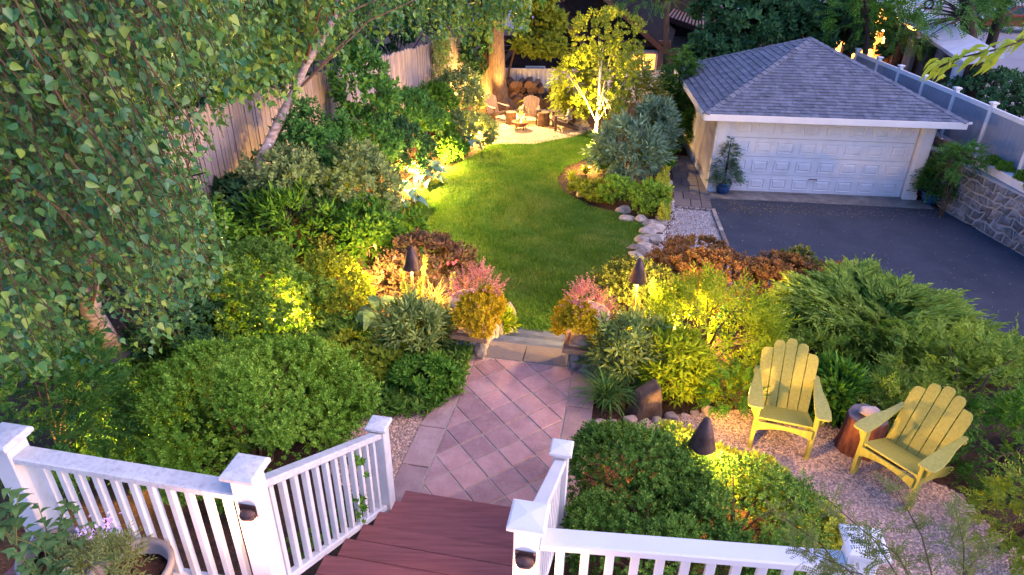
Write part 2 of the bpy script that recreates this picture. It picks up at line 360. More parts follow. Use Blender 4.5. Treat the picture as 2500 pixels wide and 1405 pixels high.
def sprig(rng, n=9, L=.3, w=.09, spread=55, stem=.85, fold=.03, droop=.06, top=True, flat=False):
    ps = []
    for i in range(n):
        t = (i+.5)/n*stem; az = (i*2.4+rng.uniform(-.4, .4)); sp = R_(spread*(1.15-.5*t/stem)+rng.uniform(-10, 10))
        l = L*(1.15-.45*t/stem)*rng.uniform(.8, 1.15)
        v, f = leaf(l, w*l/L, fold, droop*l)
        if flat: A = rot('z', sp*(1 if i % 2 else -1)) @ rot('y', rng.uniform(-.3, .3))
        else: A = rot('y', az) @ rot('x', sp)
        ps.append((v @ A.T+np.array([0, t, 0]), f))
    return combine(ps)
def whorl(rng, n=6, L=.9, w=.22):
    ps = []
    for i in range(n):
        v, f = leaf(L*rng.uniform(.8, 1.1), w, .05, .18); A = rot('y', i*2*math.pi/n+rng.uniform(-.2, .2)) @ rot('x', R_(rng.uniform(58, 80)))
        ps.append((v @ A.T, f))
    return combine(ps)
def frond(rng, n=9, droop=.22, ang=34, L=.42, w=.03):
    """flat plume: needle-thin side shoots on a drooping axis"""
    ps = []
    for i in range(n):
        t = (i+.3)/n
        for s in (-1, 1):
            l = L*(1-.72*t)*rng.uniform(.75, 1.2); v, f = leaf(l, w*1.4, .0, .1*l)
            A = rot('z', s*R_(ang+rng.uniform(-9, 9))) @ rot('y', rng.uniform(-.5, .5)) @ rot('x', rng.uniform(-.2, .25))
            ps.append((v @ A.T+np.array([0, t*.8, .18*t-droop*t*t*1.6]), f))
    v, f = leaf(.3, w, 0, .1); ps.append((v+np.array([0, .78, .18-droop*1.3]), f))
    return combine(ps)
def pinnate(rng, n=8, L=.2, w=.05):
    ps = []
    for i in range(n):
        t = (i+.6)/n
        for s in (-1, 1):
            v, f = leaf(L*rng.uniform(.8, 1.1), w, .01, .02); A = rot('z', s*R_(62)) @ rot('y', rng.uniform(-.3, .3))
            ps.append((v @ A.T+np.array([0, t, -.25*t*t]), f))
    return combine(ps)
_tr = np.random.default_rng(5)
def mk(fn, k=5, **kw): return [fn(_tr, **kw) for _ in range(k)]
TP = {
 'box': mk(sprig, n=10, L=.42, w=.13, spread=60, stem=.75),
 'small': mk(sprig, n=9, L=.5, w=.16, spread=62, stem=.7),
 'ovate': mk(sprig, n=6, L=.62, w=.19, spread=66, stem=.6, fold=.04, droop=.2),
 'lance': mk(sprig, n=8, L=.75, w=.12, spread=62, stem=.75, fold=.03, droop=.28),
 'willow': mk(sprig, n=14, L=.3, w=.045, spread=58, stem=.95, droop=.05),
 'whorl': mk(whorl),
 'frond': mk(frond), 'yew': mk(frond, n=8, droop=.3, ang=50, L=.36, w=.035),
 'conif': mk(frond, n=7, droop=.45, ang=48, L=.45, w=.05),
 'pinnate': mk(pinnate),
 'maple': mk(whorl, n=5, L=.8, w=.27),
 'heather': mk(sprig, n=14, L=.16, w=.05, spread=50, stem=.95),
 'single': [leaf(1, .3, .08, .2)],
}
def unit(V): return V/(np.linalg.norm(V, axis=-1, keepdims=True)+1e-9)
def scatter(tpls, pos, ydir, size, rng, up=.5, jit=.35):
    """copies of the templates at pos, axis along ydir; up weighs the leaf normal towards the sky"""
    n = len(pos); size = np.broadcast_to(size, (n,))*rng.uniform(.6, 1.4, n)
    y = unit(ydir+rng.normal(size=(n, 3))*jit); z0 = unit(rng.normal(size=(n, 3)))*(1-up)+np.array([0, 0, 1.])*up
    x = unit(np.cross(y, z0)); z = np.cross(x, y)
    Bm = np.stack([x, y, z], 1)*size[:, None, None]; which = rng.integers(0, len(tpls), n)
    Vs = []; Fs = []; off = 0
    for k, (tv, tf) in enumerate(tpls):
        s = which == k; c = int(s.sum())
        if not c: continue
        V = np.einsum('vj,njk->nvk', tv, Bm[s])+pos[s][:, None, :]
        F = tf[None]+(np.arange(c)*len(tv))[:, None, None]+off
        Vs.append(V.reshape(-1, 3)); Fs.append(F.reshape(-1, 3)); off += c*len(tv)
    return np.concatenate(Vs), np.concatenate(Fs)
def clumps(n, K, cr, rng, zmin=-.5):
    c = unit(rng.normal(size=(K*3, 3))); c = c[c[:, 2] > zmin][:K]; K = len(c)
    rr = rng.uniform(.5, 1.5, K)*cr; cen = c*(1-rr*.85)[:, None]*rng.uniform(.82, 1.08, K)[:, None]
    i = rng.integers(0, K, n); d = unit(unit(rng.normal(size=(n, 3)))+c[i]*.75)
    pos = cen[i]+d*(rr[i]*(.55+.45*rng.random(n)**.5)*np.where(rng.random(n) < .07, rng.uniform(1.1, 1.5, n), 1))[:, None]
    return pos, unit(d*.7+c[i]*.5)
_seed = [100]
def nseed(): _seed[0] += 1; return _seed[0]
SPEC = {  # kind: template, sprig size (m), up-weight, upward pull of the axis, stem material
 'box': ('box', .085, .2, .5), 'small': ('small', .12, .3, .4), 'ovate': ('ovate', .2, .4, .4), 'lance': ('lance', .24, .4, .7),
 'willow': ('willow', .26, .3, 1.0), 'whorl': ('whorl', .09, .6, 1.2), 'frond': ('frond', .42, .7, .3), 'yew': ('yew', .2, .5, .2),
 'conif': ('conif', .38, .75, -.1), 'pinnate': ('pinnate', .42, .6, .1), 'maple': ('maple', .2, .75, .1), 'heather': ('heather', .2, .2, 1.4),
}
TRI = [0]
def foliage(parent, cen, rad, kind, m, dens=1., size=None, K=None, cr=.36, name='foliage', zmin=-.5, up=None, floor=None, mask=None):
    rng = np.random.default_rng(nseed()); tp, s0, upw, pull = SPEC[kind]; s = size or s0
    rx, ry, rz = rad; area = 2*math.pi*((rx*ry)**.5*rz)*1.15
    n = int(min(15000, max(160, dens*8*area/(s*s)))); K = K or int(max(10, 13/cr))
    s = s*.92; p, d = clumps(n, K, cr, rng, zmin); p = p*np.array([rx, ry, rz]); d = unit(d/np.array([rx, ry, rz])); d[:, 2] += pull*.5; d = unit(d)
    q = p+cen
    keep = np.ones(n, bool)
    if floor is None: keep &= q[:, 2] > gz(q[:, 0], q[:, 1])+.02
    if mask is not None: keep &= mask(q)
    p, d = p[keep], d[keep]
    o = np.array(parent.location); V, F = scatter(TP[tp], p+cen-o, d, s, rng, upw if up is None else up)
    TRI[0] += len(F)
    return put(name, V, F, m, parent)
def stems(parent, base, cen, rad, n=7, r=.012, m=None, name='stem', each=False):
    rng = np.random.default_rng(nseed()); mb = MB(); o = np.array(parent.location)
    for i in range(n):
        d = unit(rng.normal(size=3)); d[2] = abs(d[2])*.8+.15
        t = cen+d*np.array(rad)*.8; b = np.array(base)+np.array([rng.uniform(-.12, .12)*rad[0], rng.uniform(-.12, .12)*rad[1], 0])
        mid = b*.5+t*.5+np.array([d[0]*rad[0]*-.1, d[1]*rad[1]*-.1, .12*rad[2]])
        mb.add(*tube([b-o, mid-o, t-o], [r, r*.75, r*.3], 5))
    return mb.build(name, m or M['twig'], parent)
def shrub(u, v, zc, wpx, hpx, kind, leafk, label, cat='shrub', name='shrub', group=None, ry=None, ns=7, fl=None, **kw):
    """a bush whose crown is centred where the sight line (u,v) meets height zc"""
    for _ in range(6):                    # keep the crown's middle above the bank it grows on
        c = P(u, v, zc); w = depth(c); rx = wpx*w/FPX; rz = hpx*w/FPX; g = gzf(c[0], c[1])
        if zc >= g+.35*rz: break
        zc = g+.4*rz
    root = empty(name, (c[0], c[1], g), 0, label, cat, group); rad = (rx, ry*w/FPX if ry else rx*.85, rz)
    foliage(root, c, rad, kind, LF[leafk], **kw)
    if ns: stems(root, (c[0], c[1], g), c, rad, ns, .012+.006*rx)
    if fl:
        rng = np.random.default_rng(nseed()); k, m, s = fl; d = unit(rng.normal(size=(k, 3))+np.array([0, -.6, .6])); q = c+d*np.array(rad)*.98
        V, F = scatter(TP['maple'], q-np.array(root.location), d, s, rng, .3); put('blossom', V, F, m, root)
    return root
def sheet(name, poly, m, dz=.006, cell=.1, kind='structure', zfix=None, label=None):
    """ground sheet that follows the terrain inside a world-space outline"""
    poly = np.asarray(poly)[:, :2]; x0, y0 = poly.min(0)-cell; x1, y1 = poly.max(0)+cell
    nx, ny = int((x1-x0)/cell)+2, int((y1-y0)/cell)+2
    X, Y = np.meshgrid(x0+np.arange(nx)*cell, y0+np.arange(ny)*cell, indexing='ij')
    Z = gz(X, Y)+dz if zfix is None else np.full(X.shape, zfix)
    cm = inpoly(X[:-1, :-1]+cell/2, Y[:-1, :-1]+cell/2, poly); I, J = np.nonzero(cm); ix = lambda i, j: i*ny+j
    F = np.stack([ix(I, J), ix(I+1, J), ix(I+1, J+1), ix(I, J+1)], 1)
    V = np.stack([X, Y, Z], 2).reshape(-1, 3); used, inv = np.unique(F, return_inverse=True)
    o = put(name, V[used], inv.reshape(F.shape), m, None, True); return tag(o, label, None, None, kind)
def flatpoly(name, pts, z, th, m, parent=None, kind=None):
    n = len(pts); V = [(p[0], p[1], z-th) for p in pts]+[(p[0], p[1], z) for p in pts]
    F = [tuple(range(n-1, -1, -1)), tuple(range(n, 2*n))]+[(i, (i+1) % n, n+(i+1) % n, n+i) for i in range(n)]
    o = put(name, np.array(V), F, m, parent); return tag(o, None, None, None, kind)
def pebbles(name, poly, n, s, m, seed, label=None, lift=.0):
    rng = np.random.default_rng(seed); poly = np.asarray(poly)[:, :2]; a, b = poly.min(0), poly.max(0)
    q = rng.uniform(a, b, (int(n*2.6), 2)); q = q[inpoly(q[:, 0], q[:, 1], poly)][:n]; n = len(q)
    T = np.array([(1, 0, 0), (0, 1, 0), (-1, 0, 0), (0, -1, 0), (0, 0, .8), (0, 0, -.8)], float)
    TF = np.array([(0, 1, 4), (1, 2, 4), (2, 3, 4), (3, 0, 4)])
    sz = s*rng.uniform(.6, 1.35, (n, 1, 1)); V = T[None]*sz*rng.uniform(.65, 1.2, (n, 1, 3))*rng.uniform(.8, 1.2, (n, 6, 1))
    w = rng.uniform(0, 6.28, n); c, sn = np.cos(w)[:, None], np.sin(w)[:, None]
    X = V[:, :, 0]*c-V[:, :, 1]*sn; Y = V[:, :, 0]*sn+V[:, :, 1]*c; Z = V[:, :, 2]+rng.uniform(-.3, .3, (n, 1))*(X+Y)*.6
    V = np.stack([X+q[:, :1], Y+q[:, 1:], Z+gz(q[:, 0], q[:, 1])[:, None]+lift+s*.35], 2)
    F = TF[None]+(np.arange(n)*6)[:, None, None]
    return tag(put(name, V.reshape(-1, 3), F.reshape(-1, 3), m, None, False), label, 'gravel', None, 'stuff')
WARM = (1, .55, .12)
def lamp(kind, loc, power, col=WARM, size=.03, target=None, angle=80, blend=.8):
    l = bpy.data.lights.new('lamp_light', kind); l.energy = power*3.0; l.color = col; l.shadow_soft_size = size
    o = bpy.data.objects.new('lamp_light', l); COL.objects.link(o); o.location = tuple(map(float, loc))
    if kind == 'SPOT':
        l.spot_size = R_(angle); l.spot_blend = blend; o.rotation_euler = (Vector(tuple(map(float, loc)))-Vector(tuple(map(float, target)))).to_track_quat('Z', 'Y').to_euler()
    return o
# ================================================================== SETTING
def axis(lo, hi, f0, f1, fine): return np.concatenate([np.linspace(lo, f0, 9)[:-1], np.arange(f0, f1, fine), np.linspace(f1, hi, 9)])
gx = axis(-160, 200, -8, 13, .14); gy = axis(-40, 260, -1, 27, .14)
X, Y = np.meshgrid(gx, gy, indexing='ij'); Z = gz(X, Y); ny = len(gy)
I, J = np.meshgrid(np.arange(len(gx)-1), np.arange(ny-1), indexing='ij'); I, J = I.ravel(), J.ravel()
ground = put('ground', np.stack([X, Y, Z], 2).reshape(-1, 3), np.stack([I*ny+J, (I+1)*ny+J, (I+1)*ny+J+1, I*ny+J+1], 1), M['ground'], None, True); tag(ground, kind='structure')
def poly(pts, z): return [P(u, v, z)[:2] if np.ndim(z) == 0 else P(u, v, zz)[:2] for (u, v), zz in zip(pts, z if np.ndim(z) else [z]*len(pts))]
lawn_px = [(1252, 818), (1180, 790), (1130, 700), (1070, 640), (1030, 590), (1005, 515), (1035, 462), (1085, 418), (1140, 392), (1195, 356), (1300, 354), (1390, 340), (1440, 322),
           (1462, 340), (1440, 385), (1380, 408), (1358, 440), (1372, 470), (1440, 508), (1510, 525), (1572, 545), (1590, 575), (1560, 628), (1490, 690), (1440, 730), (1400, 790), (1392, 828)]
lawn_z = [.85, .85, .7, .6, .5, .42, .4, .4, .4] + [.38]*9 + [.38, .38, .38, .38, .4, .5, .62, .7, .8]
lawn_poly = poly(lawn_px, lawn_z)
sheet('lawn', lawn_poly, M['lawnbase'], .012, .08)
def grass(n):
    rng = np.random.default_rng(3); pl = np.asarray(lawn_poly); lo, hi = pl.min(0), pl.max(0)
    q = rng.uniform(lo, hi, (n*2, 2)); q = q[inpoly(q[:, 0], q[:, 1], pl)][:n]; k = len(q); z = gz(q[:, 0], q[:, 1])+.008
    w = rng.uniform(0, 6.28, k); h = rng.uniform(.03, .075, k)*(1+.3*np.sin(q[:, 0]*3.1+q[:, 1]*1.7)); t = rng.uniform(.005, .012, k)
    A = np.stack([q[:, 0]-np.cos(w)*t, q[:, 1]-np.sin(w)*t, z], 1); B = np.stack([q[:, 0]+np.cos(w)*t, q[:, 1]+np.sin(w)*t, z], 1)
    q = q+rng.normal(size=(k, 2))*np.where(rng.random((k, 1)) < .2, .05, .004); A[:, :2] += q-A[:, :2]-np.stack([np.cos(w)*t, np.sin(w)*t], 1); B[:, :2] += q-B[:, :2]+np.stack([np.cos(w)*t, np.sin(w)*t], 1); D = rng.normal(size=(k, 2))*.024; rv = q-np.array([1.9, 14.4]); rr = np.linalg.norm(rv, axis=1, keepdims=True); D = D+np.sign(np.sin(rr*9))*.013*np.stack([-rv[:, 1], rv[:, 0]], 1)/rr; C = np.stack([q[:, 0]+D[:, 0], q[:, 1]+D[:, 1], z+h], 1)
    return tag(put('grass', np.stack([A, B, C], 1).reshape(-1, 3), np.arange(3*k).reshape(-1, 3), M['grass']), 'mown green grass of the curving lawn', 'grass', None, 'stuff')
grass(240000)
# fire pit gravel, patio gravel, small patch by the path, grey strip
fire_poly = poly([(1195, 356), (1300, 354), (1390, 340), (1432, 326), (1440, 305), (1400, 272), (1330, 262), (1240, 262), (1150, 270), (1120, 300), (1150, 330)], .38)
sheet('gravel_circle', fire_poly, M['peb_gold'], .012, .12)
pebbles('buff_gravel', fire_poly, 17000, .026, M['peb_gold'], 4, 'buff gravel spread around the fire pit')
patio_poly = poly([(1436, 1062), (1560, 1032), (1720, 1010), (1840, 1000), (2010, 1020), (2080, 1075), (2150, 1130), (2330, 1200), (2420, 1290), (2520, 1380), (2600, 1560), (2120, 1560), (2060, 1370), (2000, 1235), (1900, 1160), (1790, 1110), (1640, 1070), (1440, 1085)], ZT)
sheet('gravel_patio', patio_poly, M['gravelbed'], .008, .1)
pebbles('pink_gravel', patio_poly, 26000, .0145, M['peb_pink'], 5, 'pinkish pea gravel under the yellow chairs')
patch_poly = poly([(870, 1010), (930, 990), (1040, 1000), (1030, 1060), (965, 1230), (900, 1250), (800, 1150)], ZT)
sheet('gravel_patch', patch_poly, M['gravelbed'], .008, .08)
pebbles('path_side_gravel', patch_poly, 4200, .0145, M['peb_pink'], 6, 'pinkish gravel beside the left edge of the paved path')
strip_poly = [(4.02, 16.15), (5.02, 15.93), (4.68, 12.97), (4.45, 10.9), (2.6, 11.4), (2.75, 12.4), (3.2, 13.4), (3.35, 14.3), (3.75, 15.2)]
tag(put('gravel_strip', np.array([(x, y, .006) for x, y in strip_poly]), [tuple(range(len(strip_poly)))], M['gravelbed']), kind='structure')
_g = gz
pebbles('grey_gravel', strip_poly, 9500, .022, M['peb_grey'], 7, 'grey gravel strip beside the driveway kerb', lift=.03)
drive_poly = [(5.12, 16.75), (4.78, 12.97), (4.4, 9.2), (4.4, 8.0), (12.2, 7.2), (11.9, 10), (11.35, 13.6), (11.0, 16.2), (10.9, 16.5)]
tag(put('driveway', np.array([(x, y, .010) for x, y in drive_poly]), [tuple(range(len(drive_poly)))], M['asphalt']), kind='structure')
def litter(n, seed, label, x0, x1, y0, y1, m, s):
    rng = np.random.default_rng(seed); q = np.column_stack([rng.uniform(x0, x1, n), rng.uniform(y0, y1, n), np.full(n, .018)]); q = q[q[:, 0] < wallx(q[:, 1])-.05]
    V, F = scatter([leaf(1, .4, .1, .1)], q, unit(rng.normal(size=(len(q), 3))*np.array([1, 1, .15])), s, rng, .95, .1); return tag(put('leaf_litter', V, F, m), label, 'litter', None, 'stuff')
litter(420, 5, 'tiny pale bits of leaf litter scattered on the driveway', 4.9, 11.3, 9.5, 16.4, M['peb_gold'], .022)
litter(500, 6, 'brown leaf crumbs gathered in front of the garage apron', 5.3, 11.2, 15.7, 16.7, LF['dry'], .035)
road = tag(put('road', np.array([(15.5, 8, 1.215), (190, 8, 1.215), (190, 150, 1.215), (14, 60, 1.215), (14, 30, 1.215)]), [(0, 1, 2, 3, 4)], M['pave']), kind='structure')
lane = tag(put('side_street', np.array([(-4, 44, .33), (11, 44, .33), (11, 120, .33), (-4, 120, .33)]), [(0, 1, 2, 3)], M['pave']), kind='structure')
# ---- paved path
RW = Matrix.Rotation(YAW, 4, 'Z')
def Gobj(name, V, F, m, parent=None, **k):                       # geometry given in (a, b, z)
    V = np.asarray(V, float); Wv = np.stack([V[:, 0]*CA+V[:, 1]*SA, -V[:, 0]*SA+V[:, 1]*CA, V[:, 2]], 1)
    if parent is not None: Wv = Wv-np.array(parent.location)
    return put(name, Wv, F, m, parent, **k)
def clip(pl, axis_, val, keep_less):
    out = []
    for i in range(len(pl)):
        p, q = pl[i], pl[(i+1) % len(pl)]; ip = (p[axis_] <= val) == keep_less; iq = (q[axis_] <= val) == keep_less
        if ip: out.append(p)
        if ip != iq: t = (val-p[axis_])/(q[axis_]-p[axis_]); out.append((p[0]+t*(q[0]-p[0]), p[1]+t*(q[1]-p[1])))
    return out
path = empty('path', (0, 0, 0)); tag(path, None, None, None, 'structure')
def prism(pl, z0, z1, ch=.006):
    n = len(pl); c = np.mean(pl, 0); ins = [tuple(c+(np.array(p)-c)*(1-ch/(np.linalg.norm(np.array(p)-c)+1e-6))) for p in pl]
    V = [(x, y, z0) for x, y in pl]+[(x, y, z1-ch) for x, y in pl]+[(x, y, z1) for x, y in ins]
    F = [tuple(range(2*n, 3*n))]
    for r in (0, 1): F += [(r*n+i, r*n+(i+1) % n, (r+1)*n+(i+1) % n, (r+1)*n+i) for i in range(n)]
    return np.array(V), F
A0, A1, B0, B1 = -1.665, -.47, 4.02, 6.66; dg = .3965; rg = random.Random(4)
Gobj('joint_bed', boxv(A0-.02, A1+.02, B0, B1+.03, 1.5, ZT+.016), BOXF, M['joint'], path)
for i in range(-1, 5):
    for j in range(-1, 9):
        for o in (0, .5):
            ca, cb = A0+(i+o)*dg, 4.30+(j+o-1)*dg; h = dg/2-.011
            pl = [(ca+h, cb), (ca, cb+h), (ca-h, cb), (ca, cb-h)]
            for ax, val, less in ((0, A1-.006, True), (0, A0+.006, False), (1, B0+.006, False), (1, B1-.006, True)):
                if pl: pl = clip(pl, ax, val, less)
            if len(pl) < 3: continue
            ar = abs(sum(pl[k][0]*pl[(k+1) % len(pl)][1]-pl[(k+1) % len(pl)][0]*pl[k][1] for k in range(len(pl))))/2
            if ar < .006: continue
            Gobj('paver', *prism(pl, ZT-.02, ZT+.024+rg.uniform(-.002, .002)), M['paver'], path)
bl = [3.95, 4.72, 5.3, 5.95, 6.66]
for k in range(4):
    Gobj('border_slab', *prism([(-1.95+.05*(k > 2), bl[k]+.006), (A0-.012, bl[k]+.006), (A0-.012, bl[k+1]-.006), (-1.95+.05*(k > 1), bl[k+1]-.006)], ZT-.04, ZT+.022+.002*(k % 2)), M['slab'], path)
    Gobj('border_slab', *prism([(A1+.012, bl[k]+.006), (-.175, bl[k]+.006), (-.175, bl[k+1]-.006), (A1+.012, bl[k+1]-.006)], ZT-.04, ZT+.021+.002*((k+1) % 2)), M['slab'], path)
Gobj('landing_slab', *prism([(-1.70, 6.68), (-1.1, 6.68), (-1.1, 7.05), (-1.66, 7.05)], ZT-.06, ZT+.02), M['walk'], path)
Gobj('landing_slab', *prism([(-1.09, 6.68), (-.49, 6.68), (-.49, 7.05), (-1.09, 7.05)], ZT-.06, ZT+.022), M['walk'], path)
# ---- stone garden steps
gs = empty('garden_steps', W(-1.05, 7.5, .85), 0, 'low bluestone steps going down from the paved path to the lawn', 'steps')
for k in range(5):
    z = ZT-.165*(k+1)+.0; b0 = 7.03+.34*k
    Gobj('step_tread', *prism([(-1.62, b0), (-.47, b0), (-.47, b0+.37), (-1.62, b0+.37)], z-.055, z, .01), M['step'], gs)
    Gobj('step_riser', boxv(-1.60, -.48, b0+.05, b0+.33, z-.2, z-.055), BOXF, M['stone'], gs)
cw = empty('cheek_wall', W(-1.7, 7.8, .85), 0, 'low rough stone wall edging the left side of the garden steps', 'wall')
for k in range(7):
    V, F = rockv(40+k, .14, .15, .30); zc = 1.78-.115*k; Gobj('stone', V+np.array([-1.72+.012*k, 7.16+.24*k, zc-.16]), F, M['stone'], cw)
V, F = rockv(61, .13, .12, .26); Gobj('stone', V+np.array([-1.66, 8.78, 1.08]), F, M['stone'], cw, )
cw2 = empty('cheek_wall', W(-.35, 7.8, .85), 0, 'low rough stone wall edging the right side of the garden steps behind the pier', 'wall')
for k in range(6):
    V, F = rockv(70+k, .13, .16, .28); Gobj('stone', V+np.array([-.33, 7.3+.26*k, 1.52-.12*k]), F, M['stone'], cw2)
# ================================================================== DECK, STAIRS, RAILINGS
deck = empty('deck', W(-1, 1.2, 2.95), 0, 'red brown composite deck in front of the white railings', 'deck')
for k in range(12):
    b1 = 2.33-.145*k; Gobj('deck_board', boxv(-3.5, 2.2, b1-.139, b1, 2.92, 2.95), BOXF, M['deck'], deck)
Gobj('rim_board', boxv(-3.5, -1.9, 2.30, 2.33, 2.68, 2.918), BOXF, M['white'], deck); Gobj('rim_board', boxv(-.2, 2.2, 2.30, 2.33, 2.68, 2.918), BOXF, M['white'], deck)
st = empty('deck_stairs', W(-1.05, 4.3, ZT), 0, 'wide dark red wooden stairs running down from the deck to the path', 'stairs')
for k in range(1, 7):
    z = ZT+.176*k; bn = 4.24-.292*(k-1)
    for q in (0, 1): Gobj('tread', boxv(-1.74, -.36, bn-.155-.15*q+.009, bn-.15*q, z-.028, z), BOXF, M['deck'], st)
    Gobj('riser', boxv(-1.73, -.37, bn-.05, bn-.03, z-.176, z-.028), BOXF, M['deck'], st)
def capv(s, h=.055):
    V = []
    for r, z in ((s*.86, 0), (s*.86, .012), (s, .016), (s, .038), (s*.93, .044), (s*.88, .05), (s*.12, (.05+h*.14))):
        V += [(-r, -r, z), (r, -r, z), (r, r, z), (-r, r, z)]
    F = [(3, 2, 1, 0), (24, 25, 26, 27)]
    for i in range(6): F += [(i*4+j, i*4+(j+1) % 4, i*4+4+(j+1) % 4, i*4+4+j) for j in range(4)]
    return np.array(V), F
def rail_root(a, b, z, label): return empty('railing', W(a, b, z), YAW, label, 'railing')
def Lc(root, a, b):            # garden coords -> root-local coords (root is turned by YAW)
    ra, rb = G(root.location.x, root.location.y); return a-ra, b-rb
def newel(root, a, b, z0, ztop, s=.062, mt='white', cs=.092):
    x, y = Lc(root, a, b); zr = root.location.z; zt = ztop-.06
    p = box('post', x-s, x+s, y-s, y+s, z0-zr, zt-zr, M[mt], root, .006)
    V, F = capv(cs); V = V+np.array([x, y, zt-zr]); bevel(put('post_cap', V, F, M[mt if mt == 'white2' else 'rail_top'], p), .002)
def baluster(root, a, b, z0, z1, mt='white', s=.0185):
    x, y = Lc(root, a, b); zr = root.location.z; bevel(put('baluster', boxv(x-s, x+s, y-s, y+s, z0-zr, z1-zr), BOXF, M[mt], root), .003)
def sloped(name, root, a, b0, b1, z0, z1, hw, t, m):    # a bar along b with its top going from z0 to z1
    x, y0 = Lc(root, a, b0); _, y1 = Lc(root, a, b1); zr = root.location.z
    V = [(x-hw, y0, z0-zr-t), (x+hw, y0, z0-zr-t), (x+hw, y1, z1-zr-t), (x-hw, y1, z1-zr-t), (x-hw, y0, z0-zr), (x+hw, y0, z0-zr), (x+hw, y1, z1-zr), (x-hw, y1, z1-zr)]
    return bevel(put(name, np.array(V), BOXF, m, root), .008)
def level(name, root, a0, a1, b, z, hw, t, m, db=0, dz=0):
    x0, y = Lc(root, a0, b); x1, _ = Lc(root, a1, b); zr = root.location.z; V = boxv(x0, x1, y-hw, y+hw, z-t-zr, z-zr); e = V[:, 0] > (x0+x1)/2; V[e, 1] += db; V[e, 2] += dz
    return bevel(put(name, V, BOXF, m, root), .008)
ZD = 2.95
rl = rail_root(-1.78, 2.26, ZD, 'white wooden railing with a weathered top rail and ivy poking through, left of the stairs')
newel(rl, -3.22, 2.26, 2.7, 4.0, .066, 'white', .098); newel(rl, -1.78, 2.26, 2.6, 4.05); newel(rl, -1.78, 3.9, 1.92, 2.98, .058, 'white', .085)
level('top_rail', rl, -3.16, -1.84, 2.26, 3.88, .055, .05, M['rail_top']); level('bottom_rail', rl, -3.15, -1.84, 2.26, 3.1, .03, .06, M['white'])
for k in range(11): baluster(rl, -3.04+.111*k, 2.26, 3.1, 3.835)
SL = -.64
zt = lambda b: 3.92+SL*(b-2.26)
sloped('top_rail', rl, -1.78, 2.325, 3.84, zt(2.325), zt(3.84), .045, .055, M['rail_top']); sloped('bottom_rail', rl, -1.78, 2.325, 3.84, zt(2.325)-.78, zt(3.84)-.78, .03, .06, M['white'])
for k in range(12): b = 2.41+.121*k; baluster(rl, -1.78, b, zt(b)-.8, zt(b)-.045)
rr = rail_root(-.32, 2.26, ZD, 'clean white wooden railing right of the stairs, in front of the boxwood')
newel(rr, -.32, 2.26, 2.6, 4.03, .062, 'white2'); newel(rr, -.32, 3.9, 1.92, 3.0, .058, 'white2', .085); newel(rr, 1.22, 2.43, 2.6, 4.02, .062, 'white2')
level('top_rail', rr, -.26, 1.16, 2.27, 3.88, .055, .05, M['white2'], .15); level('bottom_rail', rr, -.26, 1.16, 2.27, 3.1, .03, .06, M['white2'], .15)
for k in range(11): baluster(rr, -.16+.12*k, 2.28+.0127*k, 3.1, 3.835, 'white2', .021)
sloped('top_rail', rr, -.32, 2.325, 3.84, zt(2.325), zt(3.84), .045, .055, M['white2']); sloped('bottom_rail', rr, -.32, 2.325, 3.84, zt(2.325)-.78, zt(3.84)-.78, .03, .06, M['white2'])
for k in range(12): b = 2.41+.121*k; baluster(rr, -.32, b, zt(b)-.8, zt(b)-.045, 'white2')
def dome(root, n=14):
    V = []; F = []
    for i in range(7):
        t = i/6*math.pi/2; r = .046*math.cos(t*.98)
        for j in range(n+1): w = math.pi*j/n; V.append((r*math.cos(w), -r*math.sin(w)*.9-.004, .046*math.sin(t)*.75))
    for i in range(6):
        for j in range(n): k = i*(n+1)+j; F.append((k, k+1, k+n+2, k+n+1))
    put('hood', np.array(V)+np.array([0, 0, -.02]), F, M['bronze'], root, True)
    V, F = lathe([(.036, -.05), (.044, -.035), (.046, -.02)], 16); V = V*np.array([1, .85, 1])+np.array([0, -.012, 0]); put('diffuser', V, F, M['bronze'], root, True)
    box('back_plate', -.05, .05, -.006, 0, -.06, .04, M['bronze'], root, .004)
for a, lb, zz in ((-1.78, 'round dark post lamp on the left stair newel', 3.80), (-.32, 'round dark post lamp on the right stair newel', 3.80)):
    d = empty('post_lamp', W(a+(.012 if a < -1 else 0), 2.26-.064, zz), YAW, lb, 'lamp', 'post lamps on the stair newels'); dome(d)
    lamp('POINT', W(a, 2.26-.16, zz-.12), 1.2, (1, .5, .3), size=.02)
# ================================================================== STOCKADE FENCE
FA = -6.6
ftop = lambda b: 3.26+(17.5-b)*.075
fc = empty('stockade_fence', W(FA, 16, .6), YAW, 'tall weathered stockade fence of narrow upright pickets along the left side', 'fence')
pm = []
for k in range(4):
    r = random.Random(k); w = .039; V = []
    prof = [(-w, -2.7), (w, -2.7), (w, -.03), (w*.45, 0), (-w*.45, 0), (-w, -.03)]
    V = [(x, y, z) for x in (0, .022+.004*k) for y, z in prof]; n = 6
    F = [tuple(range(n-1, -1, -1)), tuple(range(n, 2*n))]+[(i, (i+1) % n, n+(i+1) % n, n+i) for i in range(n)]
    pm.append(mesh('picket', V, F, M['picket']))
rg = random.Random(8); nb = 6.9
while nb < 25.3:
    link('picket', rg.choice(pm), fc, TM((rg.uniform(-.006, .006), nb-16, ftop(nb)-.6+rg.uniform(-.05, .03))) @ Matrix.Rotation(rg.gauss(0, .008), 4, 'X')); nb += rg.uniform(.079, .086)
for dz in (-.35, -1.9):
    V = boxv(-.05, -.002, -9, 8.6, 0, .09); V[:, 2] += dz-.6+np.array([ftop(16+y) for y in V[:, 1]]); put('fence_rail', V, BOXF, M['picket'], fc)
